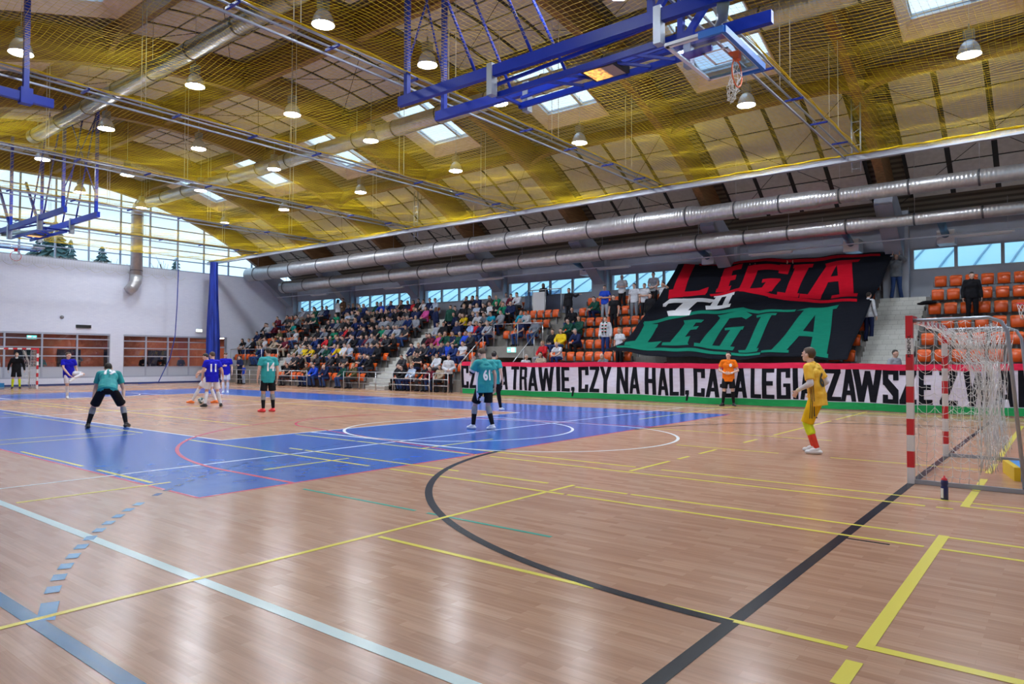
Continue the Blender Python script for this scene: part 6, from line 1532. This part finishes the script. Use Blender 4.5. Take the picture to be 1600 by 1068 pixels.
# standing people
def standing(px, pyh, ps, top, kind, legs, hair, lg, label, rz=0, h=1.0, row=None, y=None, z=None, shoes='black', group='people standing in the stand'):
    if y is None:
        best = None
        for k in range(8):
            yy = tread(k) + .42; p = on_y(px, pyh, yy); e = abs(p.z - (RISE * k + 1.78 * h))
            if row is not None: e = abs(k - row)
            if best is None or e < best[0]: best = (e, k, yy, p.x)
        _, k, y, x = best; z = RISE * k
    else: x = on_y(px, pyh, y).x
    return spectator(ps, (x, y, z), R(rz), h, top, kind, legs, hair, lg, label, group, shoes=shoes)
standing(681, 480, 'stand_down', 'navy', 'long', 'navy', 'brown', 1, 'long-haired person in navy standing on the steps left of the passage, seen from behind', 165, .97)
standing(704, 476, 'stand_down', 'dark green', 'long', 'black', 'dark', 0, 'person in dark green striped hoodie standing among the seats left of the passage', 20)
standing(528, 465, 'stand_down', 'white', 'long', 'black', 'dark', 1, 'long-haired woman in white top standing at the back window, far left', 170, .97, row=7)
standing(536, 466, 'stand_folded', 'brown', 'long', 'black', 'dark', 0, 'person in brown standing at the back window beside the woman in white', 0, 1, row=7)
standing(849, 440, 'stand_belly', 'black', 'long', 'black', 'dark', 1, 'woman in black jacket standing behind the glass balcony', 0, .98, y=20.15, z=3.85)
standing(889, 448, 'stand_arm_out', 'black', 'long', 'black', 'dark', 0, 'man in black hoodie standing with one arm stretched out, right of the balcony', 0, 1.0)
standing(945, 453, 'stand_folded', 'royal blue', 'tee', 'light grey', 'dark', 0, 'man in royal blue shirt and grey trousers with folded arms', 8, 1.0)
standing(959, 456, 'stand_down', 'black', 'tee', 'black', 'dark', 0, 'man in black t-shirt standing beside the man in royal blue', -5, 1.0)
sc_p = standing(946, 488, 'stand_down', 'white', 'long', 'dark blue', 'dark', 0, 'bearded man in white hoodie with striped scarf, standing left of the big flag', 5, 1.0)
m_ = MB(); Pq = POSES['stand_down']
for e in (-1, 1): m_.tube([(e * .04, .06, 1.54), (e * .085, -.06, 1.50), (e * .075, -.150, 1.36), (e * .07, -.155, 1.15), (e * .075, -.15, 1.0)], [.035, .038, .04, .042, .035], 8)
m_.tube([(-.05, .07, 1.545), (0, .085, 1.55), (.05, .07, 1.545)], .035, 8)
scm = mat('striped_scarf', (.5, .5, .5), .8); n_, l_, b_ = nodes(scm); tc = N(scm, 'ShaderNodeTexCoord'); sp = N(scm, 'ShaderNodeSeparateXYZ'); wv = N(scm, 'ShaderNodeMath'); wv.operation = 'MULTIPLY'; wv.inputs[1].default_value = 7; fr2 = N(scm, 'ShaderNodeMath'); fr2.operation = 'FRACT'
l_.new(tc.outputs['Object'], sp.inputs[0]); l_.new(sp.outputs['Z'], wv.inputs[0]); l_.new(wv.outputs[0], fr2.inputs[0]); r_ = ramp(scm, [(0, (.7, .7, .72)), (.3, (.01, .2, .1)), (.5, (.02, .02, .02)), (.8, (.55, .03, .03))]); r_.color_ramp.interpolation = 'CONSTANT'; l_.new(fr2.outputs[0], r_.inputs[0]); l_.new(r_.outputs[0], b_.inputs['Base Color'])
m_.build('scarf', scm, sc_p)
standing(968, 507, 'stand_down', 'white', 'tee', 'black', 'fair', 0, 'man in white t-shirt standing at the lower left corner of the big flag', -12, 1.0)
standing(972, 429, 'stand_folded', 'white', 'tee', 'black', 'bald', 0, 'man in white t-shirt with folded arms at the back wall, highest of the group', 0, 1.0)
standing(991, 437, 'stand_down', 'white', 'tee', 'grey', 'dark', 0, 'man in white t-shirt and grey trousers standing, hands down', 5, 1.0)
standing(1007, 446, 'stand_folded', 'white', 'tee', 'black', 'brown', 0, 'man in white t-shirt with folded arms just left of the flag edge', 0, .98)
standing(1021, 424, 'stand_belly', 'light grey', 'tee', 'black', 'dark', 0, 'man in pale t-shirt at the window, partly above the flag', 0, 1.0, row=7)
standing(1036, 440, 'stand_hold_up', 'white', 'tee', 'black', 'brown', 0, 'man in white with both arms raised at the flag corner', 0, .98, row=6)
standing(1016, 456, 'stand_down', 'black', 'long', 'black', 'dark', 0, 'man in black beside the left edge of the big flag', 0, .98, row=5)
for px, py, lb in ((1180, 403, 'left'), (1200, 401, 'middle'), (1238, 399, 'right')): standing(px, py, 'stand_hold_up', 'navy', 'long', 'navy', 'dark', 0, '%s of three dark-haired heads peeking over the top of the big flag' % lb, 0, 1.0, y=20.22, z=3.85)
standing(1400, 393, 'stand_hold_up', 'grey', 'long', 'blue denim', 'dark', 0, 'man in grey hoodie and jeans holding up the right corner of the big flag', 10, 1.0, y=20.12, z=3.85)
standing(1357, 455, 'stand_down', 'white', 'long', 'navy', 'dark', 0, 'person in white top and navy trousers half hidden by the right flag edge', 150, .98)
standing(1518, 420, 'stand_down', 'black', 'long', 'black', 'dark', 0, 'man in black jacket standing among the empty orange seats at right', 15, .99)
standing(1398, 542, 'stand_down', 'light grey', 'tee', 'blue denim', 'dark', 0, 'dark-haired person in grey-blue shirt at the foot of the right aisle, seen over the banner', 60, .98, y=14.6, z=.12)
standing(822, 539, 'stand_down', 'white', 'tee', 'navy', 'grey', 0, 'grey-haired man in white t-shirt walking in the passage', 75, 1.0, y=15.0, z=0)
standing(776, 551, 'stand_down', 'black', 'long', 'black', 'fair', 0, 'man whose head shows just above the banner, right of number 61', 10, .98, y=14.3, z=0)
standing(701, 552, 'stand_belly', 'white', 'long', 'black', 'brown', 0, 'woman in white jumper holding a small child, standing behind the short railing', 40, .98, y=14.0, z=0, group=None)
standing(375, 552, 'stand_folded', 'navy', 'long', 'black', 'dark', 0, 'man in dark jacket standing behind the railing, left corner', 5, .98, y=14.0, z=0)
standing(381, 567, 'stand_down', 'royal blue', 'tee', 'pale blue', 'fair', 0, 'small child in blue beside the man in dark jacket, left corner', 0, .66, y=13.8, z=0)
for px, py, tp, lb in ((64, 556, 'teal', 'person in teal behind the corridor glass, right of the far goal'), (119, 545, 'light grey', 'person in pale shirt behind the corridor glass, hands at the face'), (252, 560, 'black', 'dark-clothed person in the corridor behind the second glass wall'), (283, 560, 'grey', 'grey-clothed person in the corridor next to the dark doorway'), (224, 566, 'black', 'person in black sitting height behind the second corridor glass')):
    C, d = ray(px, py); t_ = (XW - 1.6 - C.x) / d.x; q = C + d * t_
    spectator('stand_hold_up' if px == 119 else 'stand_folded', (XW - 1.6, q.y, 0), R(90 + 10), .97, tp, 'long', 'black', 'dark', 0, lb, 'people in the corridor')

# ---------------------------------------------------------------- seats
empty = [k for k in slots if k not in taken]; occ = [k for k in slots if k in taken]
def dist(k): x, y, z, n = slots[k]; return (V((x, y, z)) - CAM).length
ind = sorted(empty, key=dist)[:300]; rest = sorted(empty, key=dist)[300:]
occs = sorted(occ, key=dist); room = 300 - len(ind); ind_occ = occs[:max(0, room)]; rest += occs[max(0, room):]
PAN_UP = [c for c in SEAT.children if c.name.startswith('seat_pan')][0]
dn = MB(); vs = []; fs = []
for j, (yy, zz) in enumerate(((-.02, .43), (-.2, .41), (-.38, .425), (-.42, .40))):
    for i in range(7): u = -1 + 2 * i / 6; vs.append((u * .19, yy, zz + .012 * u * u))
for j in range(3):
    for i in range(6): a = j * 7 + i; fs.append((a, a + 1, a + 8, a + 7))
nb = len(vs); vs += [(x, y, z - .025) for x, y, z in vs]; fs += [tuple(nb + i for i in f[::-1]) for f in fs]; dn.add(vs, fs, 0, True)
PAN_DOWN = dn.mesh('seat_pan_down', M_ORANGE)
firstseat = True
for k in ind + ind_occ:
    t = SEAT if firstseat else copy_tree(SEAT); firstseat = False
    x, y, z, n = slots[k]; t.location = (x, y, z)
    if k in taken:
        for c in t.children:
            if c.name.startswith('seat_pan'): c.data = PAN_DOWN
    t['label'] = ('empty folded orange seat, ' if k not in taken else 'occupied orange seat, ') + seatlabel(k); t['group'] = 'orange stadium seats'
if rest:
    m_ = MB()
    for c in SEAT.children:
        mi = 0 if c.name.startswith('backrest') else (1 if c.name.startswith('seat_pan') else 2)
        me = c.data if mi != 1 else PAN_DOWN
        fv = [v.co.copy() for v in me.vertices]; ff = [tuple(p.vertices) for p in me.polygons]
        for k in rest:
            x, y, z, n = slots[k]; m_.add([(v.x + x, v.y + y, v.z + z) for v in fv], ff, mi, True)
    tag(m_.build('occupied_seats', [M_ORANGE2, M_ORANGE, M_GREY]), 'the remaining orange seats mostly hidden under the left crowd', 'seats', None, 'stuff')
# black jacket lying on a seat of the right block
t = tag(MB().sphere((0, 0, 0), .26, .2, .07, 14, 8).sphere((-.2, .03, -.03), .16, .12, .05, 12, 8).build('jacket_bundle', cf('black')), 'black jacket thrown over the leftmost seat of the right block', 'jacket'); t.location = (-2.25, seat_back_y(5) - .05, RISE * 5 + .82)
